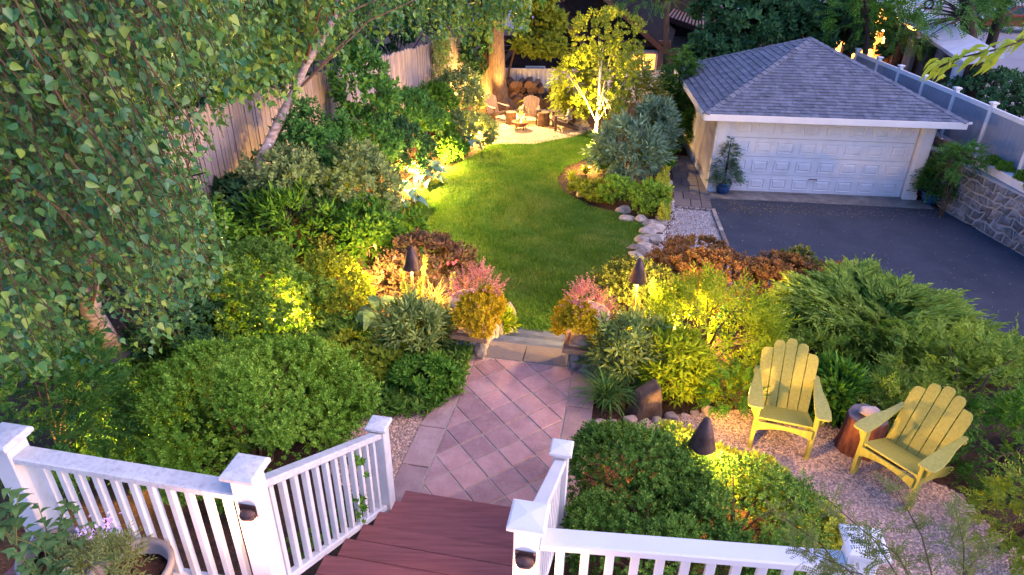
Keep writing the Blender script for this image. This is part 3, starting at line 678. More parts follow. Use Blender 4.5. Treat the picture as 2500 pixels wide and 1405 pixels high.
# ================================================================== FAR CORRUGATED FENCE
cf = empty('corrugated_fence', (2, 25.6, .3), 0, 'pale corrugated metal fence behind the log pile and the trees', 'fence')
for k in range(6):
    x0 = -3.2+1.62*k-2; n = 38; V = []; F = []
    for i in range(n+1):
        x = x0+1.6*i/n
        for dy in (0, .006):
            for z in (-.1, 1.2): V.append((x, dy+.014*math.sin(i*math.pi/2+.6), z))
    for i in range(n): c = i*4; F += [(c, c+4, c+5, c+1), (c+2, c+3, c+7, c+6)]
    put('metal_panel', np.array(V), F, M['corr'], cf)
    box('post', x0-.03, x0+.01, .03, .09, -.2, 1.2, M['trimbrown'], cf)
box('top_rail', -5.25, 5.0, -.03, .05, 1.2, 1.26, M['corr'], cf)
# ================================================================== GARAGE
g = empty('garage', (5.22, 17.30, 0), -.0735, 'detached garage with a slate hip roof and wide white panelled door', 'garage')
GM = np.array(g.matrix_basis if False else Matrix.Translation((5.22, 17.3, 0)) @ Matrix.Rotation(-.0735, 4, 'Z'))
def Lg(x, y, z=0): return (GM @ np.array([x, y, z, 1]))[:3]
GW, GD = 5.44, 5.2
box('wall', 0, .18, .19, GD, -.05, 2.2, M['stucco'], g); box('wall', GW-.18, GW, .19, GD, -.05, 2.2, M['stucco'], g); box('wall', .18, GW-.18, GD-.18, GD, -.05, 2.2, M['stucco'], g)
box('header', .34, GW-.34, 0, .18, 1.99, 2.2, M['white2'], g)
for x0, x1 in ((0, .34), (GW-.34, GW)):
    p_ = box('pilaster', x0, x1, 0, .18, .0, 2.2, M['white2'], g, .008); box('raised_panel', x0+.05, x1-.05, -.02, .002, .22, 1.95, M['white2'], p_, .006); box('plinth', x0-.02, x1+.02, -.035, -.001, 0, .17, M['white2'], p_, .006)
dr = empty('garage_door', (0, 0, 0)); dr.parent = g
DX0, DX1 = .36, GW-.36; PW = (DX1-DX0-.16)/8
fr = []
for r in range(4):
    z0 = .02+.495*r; sec = box('door_section', DX0, DX1, .10, .14, z0, z0+.488, M['door'], dr, .005)
fm = MB(); a, c, i1, i2 = PW*.36, .155, .022, .05
V = []
for q, d in ((0, .014), (.006, -.001), (.022, -.001), (.034, .013), (.046, .013), (.08, -.003)):
    V += [(-a+q, d, -c+q), (a-q, d, -c+q), (a-q, d, c-q), (-a+q, d, c-q)]
F = [(20, 21, 22, 23)]
for i in range(5): F += [(i*4+j, i*4+(j+1) % 4, i*4+4+(j+1) % 4, i*4+4+j) for j in range(4)]
pmesh = mesh('door_panel', V, F, M['door'])
for r in range(4):
    for k in range(8): link('door_panel', pmesh, dr, TM((DX0+.08+PW*(k+.5), .0865, .02+.495*r+.244)))
# roof
RX0, RX1, RY0, RY1, ZE, ZA = -.42, GW+.42, -.42, GD+.4, 2.2, 3.62
AP = np.array([(RX0+RX1)/2, (RY0+RY1)/2, ZA]); cs = [np.array([RX0, RY0, ZE]), np.array([RX1, RY0, ZE]), np.array([RX1, RY1, ZE]), np.array([RX0, RY1, ZE])]
rf = put('roof', np.array([*cs, AP]), [(0, 1, 4), (1, 2, 4), (2, 3, 4), (3, 0, 4), (3, 2, 1, 0)], M['shingle_p'], g)
ft = .16
for nm, bx in (('fascia', (RX0, RX1, RY0-.03, RY0-.003, ZE-ft, ZE+.005)), ('fascia', (RX0, RX1, RY1+.003, RY1+.03, ZE-ft, ZE)), ('fascia', (RX0-.03, RX0-.003, RY0-.03, RY1, ZE-ft, ZE+.004)), ('fascia', (RX1+.003, RX1+.03, RY0-.03, RY1, ZE-ft, ZE+.004))):
    box(nm, *bx, M['white2'], g, .005)
box('gutter_spout', RX1+.035, RX1+.12, RY0-.02, RY0+.02, ZE-.03, ZE+.02, M['white2'], g)
def shingles(c0, c1, rows, seed, wmin=.13, wmax=.23):
    rg = random.Random(seed); e = c1-c0; L = np.linalg.norm(e); e = e/L; foot = c0+e*((AP-c0) @ e); s = AP-foot; H = np.linalg.norm(s); s = s/H; n = np.cross(e, s)
    if n[2] < 0: n = -n
    ap = (AP-c0) @ e; out = []; ex = H/rows
    for i in range(rows):
        t = i/rows; t2 = (i+1)/rows; xl, xr = ap*t, L-(L-ap)*t; x = xl
        while x < xr-.02:
            w = rg.uniform(wmin, wmax); x1 = min(x+w, xr); b = .022+rg.uniform(0, .012); s0 = i*ex-rg.uniform(0, .012); s1 = (i+1.15)*ex
            q = []
            for nn0, nn1 in ((0, -.004), (b, .004)):
                for xx, ss, nn in ((x+.003, s0, nn0), (x1-.003, s0, nn0), (x1-.003, s1, nn1), (x+.003, s1, nn1)):
                    if ss > i*ex+.5*ex:  # keep the upper corners inside the hips
                        lo, hi = ap*min(1, ss/H), L-(L-ap)*min(1, ss/H); xx = min(max(xx, lo), hi)
                    q.append(c0+e*xx+s*ss+n*nn)
            out.append((np.array(q), i)); x = x1
    return out
SF = [(0, 1, 5, 4), (4, 5, 6, 7), (1, 2, 6, 5), (3, 0, 4, 7)]
fs = shingles(cs[0], cs[1], 27, 1); mb = MB()
for k, (q, i) in enumerate(fs):
    if k < 300: put('shingle', q, SF, M['shingle_p'], rf)
    else: mb.add(q, SF)
tag(mb.build('upper_shingles', M['shingle_i'], rf), kind='stuff')
mb = MB()
for q, i in shingles(cs[3], cs[0], 22, 2, .2, .34): mb.add(q, SF)
tag(mb.build('side_shingles', M['shingle_i'], rf), kind='stuff')
for c in (cs[0], cs[1], cs[3]):
    d = AP-c; L = np.linalg.norm(d); d = d/L; sx = np.cross(d, (0, 0, 1.)); sx /= np.linalg.norm(sx); up = np.cross(sx, d); n = 24
    for k in range(n):
        q0 = c+d*(L*k/n-.01); q1 = c+d*(L*(k+1.25)/n); w = .10; V = []
        for q, h in ((q0, .052), (q1, .03)):
            for sgn, zz in ((-1, -.042), (0, 0), (1, -.042)): V.append(q+sx*w*sgn+up*(h+zz)); V.append(q+sx*w*sgn+up*(h+zz-.02))
        F = [(0, 2, 8, 6), (2, 4, 10, 8), (0, 1, 3, 2), (2, 3, 5, 4), (0, 6, 7, 1), (4, 5, 11, 10)]
        put('hip_shingle', np.array(V), F, M['shingle_p'], rf)
apron = [Lg(-.1, -.02), Lg(GW+.25, -.02), Lg(GW+.2, -.62), Lg(-.1, -.5)]
flatpoly('garage_apron', apron, .03, .08, M['apron'], kind='structure')
hd = put('door_handle', tube([(GW/2-.1, .06, .42), (GW/2-.1, .045, .45), (GW/2+.1, .045, .45), (GW/2+.1, .06, .42)], .012, 6)[0], tube([(0, 0, 0), (0, 0, 1), (0, 0, 2), (0, 0, 3)], .1, 6)[1], M['bronze'], dr)
box('bottom_seal', DX0, DX1, .095, .14, -.005, .019, M['black'], dr)
box('door_sill', DX0-.02, DX1+.02, -.02, .18, -.02, .045, M['apron'], g)
sd = box('side_door_frame', -.03, .002, 2.5, 3.5, 0, 1.98, M['white2'], g); box('side_door', -.012, .0, 2.6, 3.4, .03, 1.9, M['stucco'], sd)
# ---- walkway, kerbs
wk = empty('walkway', (4.6, 18.3, 0)); tag(wk, None, None, None, 'structure'); rg = random.Random(6)
w0, w1 = np.array([4.02, 16.2]), np.array([4.78, 20.4]); dw = unit(w1-w0); nw = np.array([dw[1], -dw[0]])
for r in range(8):
    cut = [0, rg.uniform(.4, .55), rg.uniform(.74, .8), 1.04]
    if r % 2: cut = [0, rg.uniform(.28, .36), .78, 1.04]
    for c in range(3):
        q = [w0+dw*(r*.53+.008)+nw*(cut[c]+.008), w0+dw*(r*.53+.008)+nw*(cut[c+1]-.008), w0+dw*(r*.53+.522)+nw*(cut[c+1]-.008), w0+dw*(r*.53+.522)+nw*(cut[c]+.008)]
        V, F = prism([tuple(p-np.array([4.6, 18.3])) for p in q], 0, .05+rg.uniform(-.004, .004)); put('paving_slab', V, F, M['walk'], wk)
kb = empty('kerb', (4.9, 14.5, 0)); tag(kb, None, None, None, 'structure')
def kerbrow(p0, p1, n, w=.1, z=.07):
    d = unit(np.array(p1)-p0); L = np.linalg.norm(np.array(p1)-p0)/n; nn = np.array([d[1], -d[0]])
    for k in range(n):
        a_ = np.array(p0)+d*(k*L+.008); b_ = np.array(p0)+d*((k+1)*L-.008); j = rg.uniform(-.006, .006)
        V, F = prism([tuple(q-np.array([4.9, 14.5])) for q in (a_+nn*(w/2+j), b_+nn*(w/2+j), b_-nn*(w/2), a_-nn*(w/2))][::-1], -.03, z+rg.uniform(-.006, .006), .012); put('kerb_stone', V, F, M['stone'], kb)
kerbrow((5.05, 15.97), (4.45, 10.3), 21); kerbrow((4.03, 16.12), (5.0, 15.92), 7, .09, .06)
# ================================================================== STONE RETAINING WALL + VINYL FENCE
rw = empty('retaining_wall', (11.2, 14, 0), 0, 'mortared fieldstone retaining wall below the pale vinyl fence', 'wall')
ys = np.linspace(19.0, 7.2, 36); ro = np.array([11.2, 14, 0])
V = []; F = []
for y in ys:
    f = float(wallx(y)); V += [(f+.03, y, -.1), (f+.10, y, 1.18), (f+.36, y, 1.18), (f+.36, y, -.1)]
for i in range(len(ys)-1):
    c = i*4; F += [(c, c+1, c+5, c+4), (c+1, c+2, c+6, c+5)]
put('mortar_core', np.array(V)-ro, F, M['mortar'], rw)
rg = random.Random(12); rows, cols = 6, 34; hgt = 1.16/rows; lenx = 11.6/cols
jit = {}
def vj(i, j):
    if (i, j) not in jit: jit[(i, j)] = (rg.uniform(-.07, .07), rg.uniform(-.045, .045) if 0 < j < rows else 0)
    return jit[(i, j)]
for j in range(rows):
    for i in range(cols):
        o = (i*2+(j % 2))
        ring = [(o, j), (o+1, j), (o+2, j), (o+2, j+1), (o+1, j+1), (o, j+1)]
        pt = []
        for (p_, q_) in ring: dx, dz = vj(p_, q_); pt.append((p_*lenx/2+dx*.9, q_*hgt+dz))
        pt = np.array(pt); c = pt.mean(0); V = []
        d0 = rg.uniform(.0, .02)
        for ins, dep in ((.018, .06), (.026, -.01-d0), (.055, -.035-d0)):
            for q in pt: e = q-c; l = np.linalg.norm(e); q2 = c+e*(1-ins/l*1.6); yy = 19.0-q2[0]; V.append((float(wallx(yy))+.03+.055*q2[1]+dep, yy, q2[1]))
        F = [tuple(range(12, 18))]+[(r*6+k, r*6+(k+1) % 6, r*6+6+(k+1) % 6, r*6+6+k) for r in (0, 1) for k in range(6)]
        put('wall_stone', np.array(V)-ro, F, M['wallstone'], rw)
vf = empty('vinyl_fence', (11.8, 17, 1.2), 0, 'grey vinyl privacy fence with white capped posts on top of the stone wall', 'fence')
fy = [24.6, 23.0, 21.6, 20.15, 18.55, 16.9, 15.2, 13.4, 11.6]; fx = lambda y: 11.88-max(0, 19-y)*.02+max(0, 15-y)*.12
for k, y in enumerate(fy):
    x = fx(y)-11.8; p_ = box('post', x-.055, x+.055, y-17-.055, y-17+.055, 0, 1.36, M['vinylpost'], vf, .006)
    V, F = capv(.085, .06); put('post_cap', V+np.array([x, y-17, 1.36]), F, M['vinylpost'], p_)
    if k < len(fy)-1:
        y2 = fy[k+1]; x2 = fx(y2)-11.8; nm = int((y-y2)/.16); V = []; F = []
        for s in range(nm*4+1):
            t = s/(nm*4); d = .006 if s % 4 in (0,) else 0; V += [(x+(x2-x)*t-.018+d, y-17+(y2-y)*t, .12), (x+(x2-x)*t-.018+d, y-17+(y2-y)*t, 1.2)]
        for s in range(nm*4): F.append((s*2, s*2+1, s*2+3, s*2+2))
        put('panel', np.array(V), F, M['vinyl'], vf)
        for z0, z1 in ((1.18, 1.29), (.04, .13)):
            V = np.array([(x-.03, y-17, z0), (x+.03, y-17, z0), (x2+.03, y2-17, z0), (x2-.03, y2-17, z0), (x-.03, y-17, z1), (x+.03, y-17, z1), (x2+.03, y2-17, z1), (x2-.03, y2-17, z1)]); put('fence_rail', V, BOXF, M['vinylpost'], vf)
V = boxv(-.11, .11, -1.1, 1.1, 0, .2); pb = put('planter_box', V+np.array([11.52, 15.1, 1.19]), BOXF, M['vinylpost']); tag(pb, 'long white planter box sitting on the wall below the vinyl fence', 'planter')
bevel(pb, .006)
# ================================================================== BUILDINGS AND CARS BEYOND THE GARDEN
def slabquad(name, q, th, m, parent):
    q = np.array(q, float)-np.array(parent.location); n = np.cross(q[1]-q[0], q[3]-q[0]); n /= np.linalg.norm(n)
    if n[2] < 0: n = -n
    return put(name, np.concatenate([q-n*th, q]), [(0, 3, 2, 1), (4, 5, 6, 7), (0, 1, 5, 4), (1, 2, 6, 5), (2, 3, 7, 6), (3, 0, 4, 7)], m, parent)
def gable_house(name, label, apex, eL, eR, back, wall_m, zg, courses=11):
    """front gable seen from the garden; ridge runs back along 'back'"""
    apex, eL, eR, back = map(np.array, (apex, eL, eR, back))
    root = empty(name, (apex[0], apex[1], zg), 0, label, 'house'); o = np.array(root.location)
    il, ir = eL+(apex-eL)*.12, eR+(apex-eR)*.12; inset = unit(back)*.5
    V = [np.array([il[0], il[1], zg]), np.array([ir[0], ir[1], zg]), ir, apex-np.array([0, 0, .12]), il]; V = [v+inset-o for v in V]; nb = len(V)
    V2 = V+[v+back-inset*2 for v in V]; F = [(0, 1, 2, 3, 4), (9, 8, 7, 6, 5)]+[(i, i+5, (i+1) % 5+5, (i+1) % 5) for i in range(5)]
    wl = put('wall', np.array(V2), F, wall_m, root)
    for e in (eL, eR):
        sl_ = slabquad('roof_slope', [e, apex, apex+back, e+back], .1, M['roofshade'], root)
        n = np.cross(apex-e, back); n /= np.linalg.norm(n); n = n if n[2] > 0 else -n; mb = MB()
        for k in range(courses):                                   # shingle courses as real steps
            t0, t1 = k/courses, (k+1.05)/courses; A, B_ = e+(apex-e)*t0, e+(apex-e)*min(1, t1)
            q = np.array([A+n*.03, A+n*.03+back, B_+n*.006+back, B_+n*.006, A, A+back])-o; mb.add(q, [(0, 1, 2, 3), (4, 5, 1, 0)])
        tag(mb.build('roof_courses', M['roofshade'], sl_), kind='stuff')
        d = unit(apex-e); up = np.array([0, 0, 1.]); f = -unit(back)*.04
        q = np.array([e+f-up*.26, e+f, apex+f, apex+f-up*.26, e-up*.26, e, apex, apex-up*.26])-o
        put('bargeboard', q, [(0, 3, 2, 1), (1, 2, 6, 5), (0, 4, 7, 3), (0, 1, 5, 4)], M['trimbrown'], root)
    return root, o
ya = 29.
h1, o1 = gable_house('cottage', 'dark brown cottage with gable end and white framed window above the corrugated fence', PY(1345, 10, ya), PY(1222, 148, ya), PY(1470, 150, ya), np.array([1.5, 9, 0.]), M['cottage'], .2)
wp = PY(1307, 168, ya+.45)-o1
wf = box('window', wp[0]-.42, wp[0]+.42, wp[1]-.08, wp[1]-.03, wp[2]-.5, wp[2]+.12, M['white'], h1, .01); box('pane', wp[0]-.34, wp[0]+.34, wp[1]-.09, wp[1]-.081, wp[2]-.44, wp[2]+.05, M['black'], wf)
for k in range(9): box('siding_board', o1[0]-2.6-o1[0], 2.7, .38, .415, .15+.2*k, .33+.2*k, M['cottage'], h1)
yb = 31.5
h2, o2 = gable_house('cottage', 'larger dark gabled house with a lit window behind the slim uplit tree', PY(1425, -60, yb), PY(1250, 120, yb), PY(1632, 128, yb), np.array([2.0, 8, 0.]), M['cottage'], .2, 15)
wp = PY(1570, 150, yb+.35)-o2
wf = box('window', wp[0]-.62, wp[0]+.62, wp[1]-.1, wp[1]+.05, wp[2]-.62, wp[2]+.5, M['white'], h2, .01)
box('pane', wp[0]-.5, wp[0]+.5, wp[1]-.125, wp[1]-.101, wp[2]-.5, wp[2]+.32, M['window'], wf)
for dx in (-.17, .17): box('glazing_bar', wp[0]+dx-.02, wp[0]+dx+.02, wp[1]-.14, wp[1]-.126, wp[2]-.5, wp[2]+.32, M['white'], wf)
box('frieze_board', .6, 4.1, .25, .42, wp[2]+.62, wp[2]+.9, M['trimbrown'], h2)
# hip roofed building behind to the right of the tall bare trunk
yc = 38.
h3 = empty('outbuilding', (PY(1700, 60, yc)[0], yc, .3), 0, 'far building with a low striped dark roof behind the tall bare trunk', 'building'); o3 = np.array(h3.location)
qa, qb, qc, qd = PY(1628, 40, yc), PY(1762, 86, yc), PY(1752, 56, yc+6), PY(1648, 16, yc+6)
slabquad('roof', [qa, qb, qc, qd], .25, M['roofshade'], h3)
mb = MB(); nrm = unit(np.cross(qb-qa, qd-qa)); nrm = nrm if nrm[2] > 0 else -nrm
for k in range(16):
    t = (k+.5)/16; A = qa+(qb-qa)*t+nrm*.03; B_ = qd+(qc-qd)*t+nrm*.03; w = unit(qb-qa)*.05; mb.add(np.array([A-w, A+w, B_+w, B_-w, A-w-nrm*.03, A+w-nrm*.03])-o3, [(0, 1, 2, 3), (4, 5, 1, 0)])
mb.build('roof_seam', M['trimbrown'], h3)
for q in (qa, qb): put('post', tube([np.array([q[0], q[1]+.3, .2])-o3, np.array([q[0], q[1]+.3, q[2]-.2])-o3], .12, 6)[0], tube([(0, 0, 0), (0, 0, 1)], .1, 6)[1], M['trimbrown'], h3)
box('back_wall', qa[0]-o3[0], qb[0]-o3[0], 4.5, 4.7, 0, 2.2, M['cottage'], h3)
# neighbouring building on the right with an orange porch light
e0, e1 = PY(2128, 0, 33), PY(2352, 150, 20.6)
nb_ = empty('porch_building', (14.5, 26, 1.2), 0, 'dim stone building with pale eaves and an orange lit end beyond the vinyl fence', 'building'); on = np.array(nb_.location)
dirn = unit((e0-e1)*np.array([1, 1, 0])); out = np.array([dirn[1], -dirn[0], 0]); 
slabquad('roof', [e1, e0, e0+out*1.0+np.array([0, 0, .25]), e1+out*1.0+np.array([0, 0, .25])], .12, M['porchroof'], nb_)
Lb = np.linalg.norm((e0-e1)[:2])
V = []; 
for s, w in ((.3, .25), (Lb-.3, .25), (Lb-.3, .9), (.3, .9)): q = e1+dirn*s+out*w; V.append(q)
Vb = [np.array([q[0], q[1], .9])-on for q in V]+[np.array([q[0], q[1], min(e1[2], e0[2])-.12])-on for q in V]
put('wall', np.array(Vb), BOXF, M['cottage'], nb_)
for k in range(8):
    s = .5+k*(Lb-1.2)/7; q = e1+dirn*s+out*.12; zt_ = e1[2]+(e0[2]-e1[2])*s/Lb-.1
    q0 = np.array([q[0], q[1], .9])-on; q1 = np.array([q[0], q[1], zt_])-on; V, F = tube([q0, q1], .17+.05*(k % 2), 7); put('column', V, F, M['oldstone'] if k % 3 else M['stucco'], nb_)
rub = empty('rubble_wall', (13, 24, 1.2), 0, 'low dark rubble wall in front of the porch building', 'wall')
rg = random.Random(3)
for k in range(16):
    q = e1+dirn*(k*Lb/16)-out*.5; V, F = rockv(300+k, .5, .4, .42, 1); put('stone', V+np.array([q[0], q[1], 1.4])-np.array([13, 24, 1.2]), F, M['oldstone'], rub)
ew = empty('end_wall', (PY(2100, 90, 30.5)[0], 30.5, .2), 0, 'pale rendered wall glowing orange behind the dark maple', 'wall')
x0_, x1_ = PY(2035, 90, 30.5)[0]-ew.location.x, PY(2182, 90, 30.5)[0]-ew.location.x; box('wall_panel', x0_, x1_, 0, .25, 0, 3.0, M['stucco'], ew)
for k in range(5): box('buttress', x0_+k*(x1_-x0_)/4-.12, x0_+k*(x1_-x0_)/4+.12, -.12, -.002, 0, 2.9, M['oldstone'], ew)
box('coping', x0_-.15, x1_+.15, -.16, .3, 3.002, 3.12, M['porchroof'], ew)
ql = PY(2150, 95, 29.3)
lamp('POINT', (ql[0], ql[1], 2.35), 150, (1, .36, .05), .12)
lf = empty('porch_light', (ql[0], ql[1], 2.7), 0, 'orange porch light at the far end of the dim stone building', 'lamp'); V, F = lathe([(.03, -.1), (.09, -.08), (.1, .05), (.03, .14)], 10); put('shade', V, F, M['bronze'], lf); V, F = lathe([(.03, -.16), (.05, -.13), (.03, -.101)], 8); put('bulb', V, F, M['lens'], lf)
def car(x, y, z, rz, paint, label):
    r = empty('parked_car', (x, y, z), rz, label, 'car'); prof = [(-2.1, .35), (2.15, .35), (2.2, .7), (1.2, .9), (.55, 1.38), (-1.0, 1.42), (-1.7, .95), (-2.15, .88)]
    n = len(prof); V = []
    for yy, k in ((-.85, .94), (-.7, 1), (.7, 1), (.85, .94)):
        for px_, pz in prof: V.append((px_*k, yy*(1 if pz < 1 else .86), pz if abs(yy) < .8 else pz*.97+.01))
    F = [tuple(range(n)), tuple(range(4*n-1, 3*n-1, -1))]+[(r_*n+i, r_*n+n+i, r_*n+n+(i+1) % n, r_*n+(i+1) % n) for r_ in range(3) for i in range(n)]
    put('body', np.array(V), F, M[paint], r, False)
    for q, nm in (([(1.17, -.6, .95), (1.17, .6, .95), (.6, .55, 1.36), (.6, -.55, 1.36)], 'windscreen'), ([(-1.68, -.6, 1.0), (-1.68, .6, 1.0), (-1.08, .55, 1.39), (-1.08, -.55, 1.39)], 'rear_window')):
        q = np.array(q); put(nm, q+np.array([.012 if q[0][0] > 0 else -.012, 0, .02]), [(0, 1, 2, 3)], M['black'], r)
    for s in (-1, 1): put('side_window', np.array([(-1.4, s*.80, .98), (.95, s*.80, .98), (.5, s*.74, 1.32), (-1.0, s*.74, 1.34)])+np.array([0, s*.03, 0]), [(0, 1, 2, 3)], M['black'], r)
    for xx in (-1.35, 1.35):
        for s in (-1, 1): V, F = tube([(xx, s*.68, .33), (xx, s*.88, .33)], .33, 14); w = put('wheel', V, F, M['tyre'], r); V, F = tube([(xx, s*.87, .33), (xx, s*.89, .33)], .19, 10); put('rim', V, F, M['white_car'], w)
    for s in (-1, 1): box('headlight', 2.08, 2.16, s*.6-.15, s*.6+.15, .62, .74, M['white_car'], r); box('tail_light', -2.17, -2.1, s*.6-.15, s*.6+.15, .68, .82, M['red_car'], r)
q = P(2212, 18, 1.2); car(q[0], q[1], 1.215, R_(150), 'white_car', 'white car parked on the street above the pale porch roof')
q = P(2478, 78, 1.2); car(q[0], q[1], 1.215, R_(170), 'red_car', 'dark red car parked on the pavement at the far right')
q = P(1700, 20, .33); car(q[0], q[1], .33, R_(0), 'white_car', 'pale car on the far street behind the low striped roof')
# ================================================================== FURNITURE
def xf(o, loc=(0, 0, 0), rx=0, ry=0, rz=0):
    o.matrix_local = Matrix.Translation(loc) @ Matrix.Rotation(rz, 4, 'Z') @ Matrix.Rotation(ry, 4, 'Y') @ Matrix.Rotation(rx, 4, 'X'); return o
def extr(pts, th, z0=0):         # outline in x,y extruded along z
    n = len(pts); V = [(x, y, z0) for x, y in pts]+[(x, y, z0+th) for x, y in pts]
    return np.array(V, float), [tuple(range(n-1, -1, -1)), tuple(range(n, 2*n))]+[(i, (i+1) % n, n+(i+1) % n, n+i) for i in range(n)]
def adirondack(label, m, loc, rz, style, group, s=1.0):
    r = empty('adirondack_chair', loc, rz, label, 'chair', group); r.scale = (s, s, s)
    tilt = R_(28); n = 5 if style == 0 else 6; wt, wb = (.108, .098) if style == 0 else (.098, .078); gap = .007
    hs = [.645, .735, .77, .735, .645] if style == 0 else [.68, .73, .75, .75, .73, .68]
    for i in range(n):
        c = (i-(n-1)/2); xt, xb = c*(wt+gap), c*(wb+gap); h = hs[i]; w = wt/2; w2 = wb/2
        if style == 0: sk = 0 if i == 2 else (-1 if c < 0 else 1); top = [(xt+w, h-.05), (xt+w*.8, h-.015), (xt+w*.4, h), (xt-w*.4, h), (xt-w*.8, h-.015), (xt-w, h-.05)]
        else: top = [(xt+w, h-.035*max(0, c)**1.2*.6), (xt, h+.004), (xt-w, h-.035*max(0, -c)**1.2*.6)]
        if style == 0 and i in (0, 4): top = ([(xt+w, h-.05), (xt+w*.8, h-.015), (xt+w*.4, h), (xt-w*.6, h), (xt-w, h-.01)] if i == 4 else [(xt+w, h-.01), (xt+w*.6, h), (xt-w*.4, h), (xt-w*.8, h-.015), (xt-w, h-.05)])
        if style == 0 and i in (0, 4):  # outer slats carry a longer rounded shoulder
            q = 1 if i == 4 else -1; arc = [(xt+q*w, h-.10), (xt+q*w*.93, h-.055), (xt+q*w*.7, h-.022), (xt+q*w*.3, h-.004), (xt-q*w, h)]; top = arc if i == 4 else arc[::-1]
        V, F = extr([(xb-w2, 0), (xb+w2, 0)]+top, .02)
        o = bevel(put('back_slat', V, F, m, r), .003); xf(o, (0, .43, .215), rx=math.pi/2-tilt)
    for i in range(5):
        y = -.005+.094*i; z = .375-.034*i; o = bevel(box('seat_slat', -.27, .27, -.044, .044, 0, .02, m, r), .003); xf(o, (0, y+.03, z), rx=-R_(17))
    for sx in (-1, 1):
        bevel(box('front_leg', sx*.275-.018, sx*.275+.018, -.03, .055, 0, .545, m, r), .003)
        side = [(-.03, .25), (-.035, .34), (0, .385), (.48, .235), (.86, .05), (.89, 0), (.72, 0), (.45, .12)]
        n_ = len(side); x0 = sx*.245-.012; V = [(x0, y, z) for y, z in side]+[(x0+.024, y, z) for y, z in side]
        bevel(put('back_leg', np.array(V), [tuple(range(n_)), tuple(range(2*n_-1, n_-1, -1))]+[(i, n_+i, n_+(i+1) % n_, (i+1) % n_) for i in range(n_)], m, r), .003)
        prof = [(-.06, -.075), (-.075, -.05), (-.075, .045), (-.055, .07), (.06, .075), (.22, .06), (.40, .025), (.56, .012), (.66, .008), (.68, -.01), (.66, -.045), (.5, -.055), (.28, -.07), (.1, -.078)]
        V, F = extr([(sx*(x_)+sx*.315, y) for y, x_ in prof], .022, .546); bevel(put('arm', V, F, m, r), .004)
        br = [(.0, .545), (.06, .545), (.045, .47), (.012, .4), (0, .4)]; V = [(sx*(.293+.0)+sx*a_, .012-.01+k, z) for k in (0, .022) for a_, z in br]; V = np.array(V)
        bevel(put('arm_bracket', V, [(0, 1, 2, 3, 4), (9, 8, 7, 6, 5)]+[(i, i+5, (i+1) % 5+5, (i+1) % 5) for i in range(5)], m, r), .002)
    ap = [(-.257, .375), (.257, .375), (.257, .27)]+[(.257-.514*t, .27+.055*math.sin(math.pi*t)) for t in np.linspace(.06, .94, 9)]+[(-.257, .27)]
    V = np.array([(x, y, z) for y in (-.052, -.031) for x, z in ap]); n_ = len(ap)
    bevel(put('apron', V, [tuple(range(n_)), tuple(range(2*n_-1, n_-1, -1))]+[(i, n_+i, n_+(i+1) % n_, (i+1) % n_) for i in range(n_)], m, r), .003)
    box('back_rail', -.33, .33, .60, .64, .515, .545, m, r, .003); box('lower_back_rail', -.24, .24, .455, .48, .2, .26, m, r, .003)
    return r
q0, q1 = P(1827, 1092, ZT), P(1970, 1122, ZT); c = (q0+q1)/2; a1 = math.atan2(q1[1]-q0[1], q1[0]-q0[0])
adirondack('chartreuse yellow slatted garden chair facing the camera, left of the red stump', M['yellow'], (c[0], c[1], ZT+.01), a1, 0, 'yellow adirondack chairs on the gravel patio', 1.0)
q0, q1 = P(2085, 1165, ZT), P(2208, 1235, ZT); c = (q0+q1)/2; a2 = math.atan2(q1[1]-q0[1], q1[0]-q0[0])
adirondack('chartreuse yellow slatted garden chair turned to the left, right of the red stump', M['yellow'], (c[0], c[1], ZT+.01), a2-.12, 0, 'yellow adirondack chairs on the gravel patio', 1.0)
dk = 'brown chairs around the fire pit'
q = P(1222, 300, .38); adirondack('brown chair left of the fire pit, turned towards the flames', M['chairbrown'], (q[0], q[1], .40), R_(38), 1, dk, .9)
q = P(1291, 306, .38); adirondack('brown chair behind the fire pit, facing the camera', M['chairbrown'], (q[0], q[1], .40), R_(-8), 1, dk, .9)
q = P(1352, 317, .38); adirondack('brown chair right of the fire pit, seen side on', M['chairbrown'], (q[0], q[1], .40), R_(-84), 1, dk, .9)
q = P(1152, 318, .38); adirondack('brown chair half hidden behind the shrub at the left of the fire circle', M['chairbrown'], (q[0], q[1], .40), R_(78), 1, dk, .9)
# ---- fire pit
q = P(1270, 318, .38); fp = empty('fire_pit', (q[0], q[1], .39), 0, 'round rusty steel fire bowl on short legs with burning logs', 'fire pit'); fp.scale = (.6, .6, .7)
V, F = lathe([(.10, .16), (.25, .18), (.36, .26), (.40, .36), (.40, .38), (.37, .37), (.33, .27), (.22, .21), (.05, .2)], 24); put('bowl', V, F, M['rust'], fp, True)
ringV, ringF = lathe([(.40, .35), (.47, .37), (.47, .385), (.40, .385)], 24); put('rim_ring', ringV, ringF, M['rust'], fp, True)
for k in range(4): w = k*math.pi/2+.6; V, F = tube([(.27*math.cos(w), .27*math.sin(w), .22), (.36*math.cos(w), .36*math.sin(w), 0)], .03, 6); put('leg', V, F, M['rust'], fp)
for k in range(16): w = k*math.pi/8; V = boxv(-.03, .03, -.012, .012, -.04, .04); V = V @ rot('z', w+math.pi/2).T+np.array([.395*math.cos(w), .395*math.sin(w), .31]); put('cutout_plate', V, BOXF, M['bronze'], fp)
rg = random.Random(5)
for k in range(6):
    w = k*1.05; V, F = tube([(.26*math.cos(w), .26*math.sin(w), .36), (-.1*math.cos(w), -.1*math.sin(w), .52)], .045, 7); put('firewood', V, F, M['log'], fp)
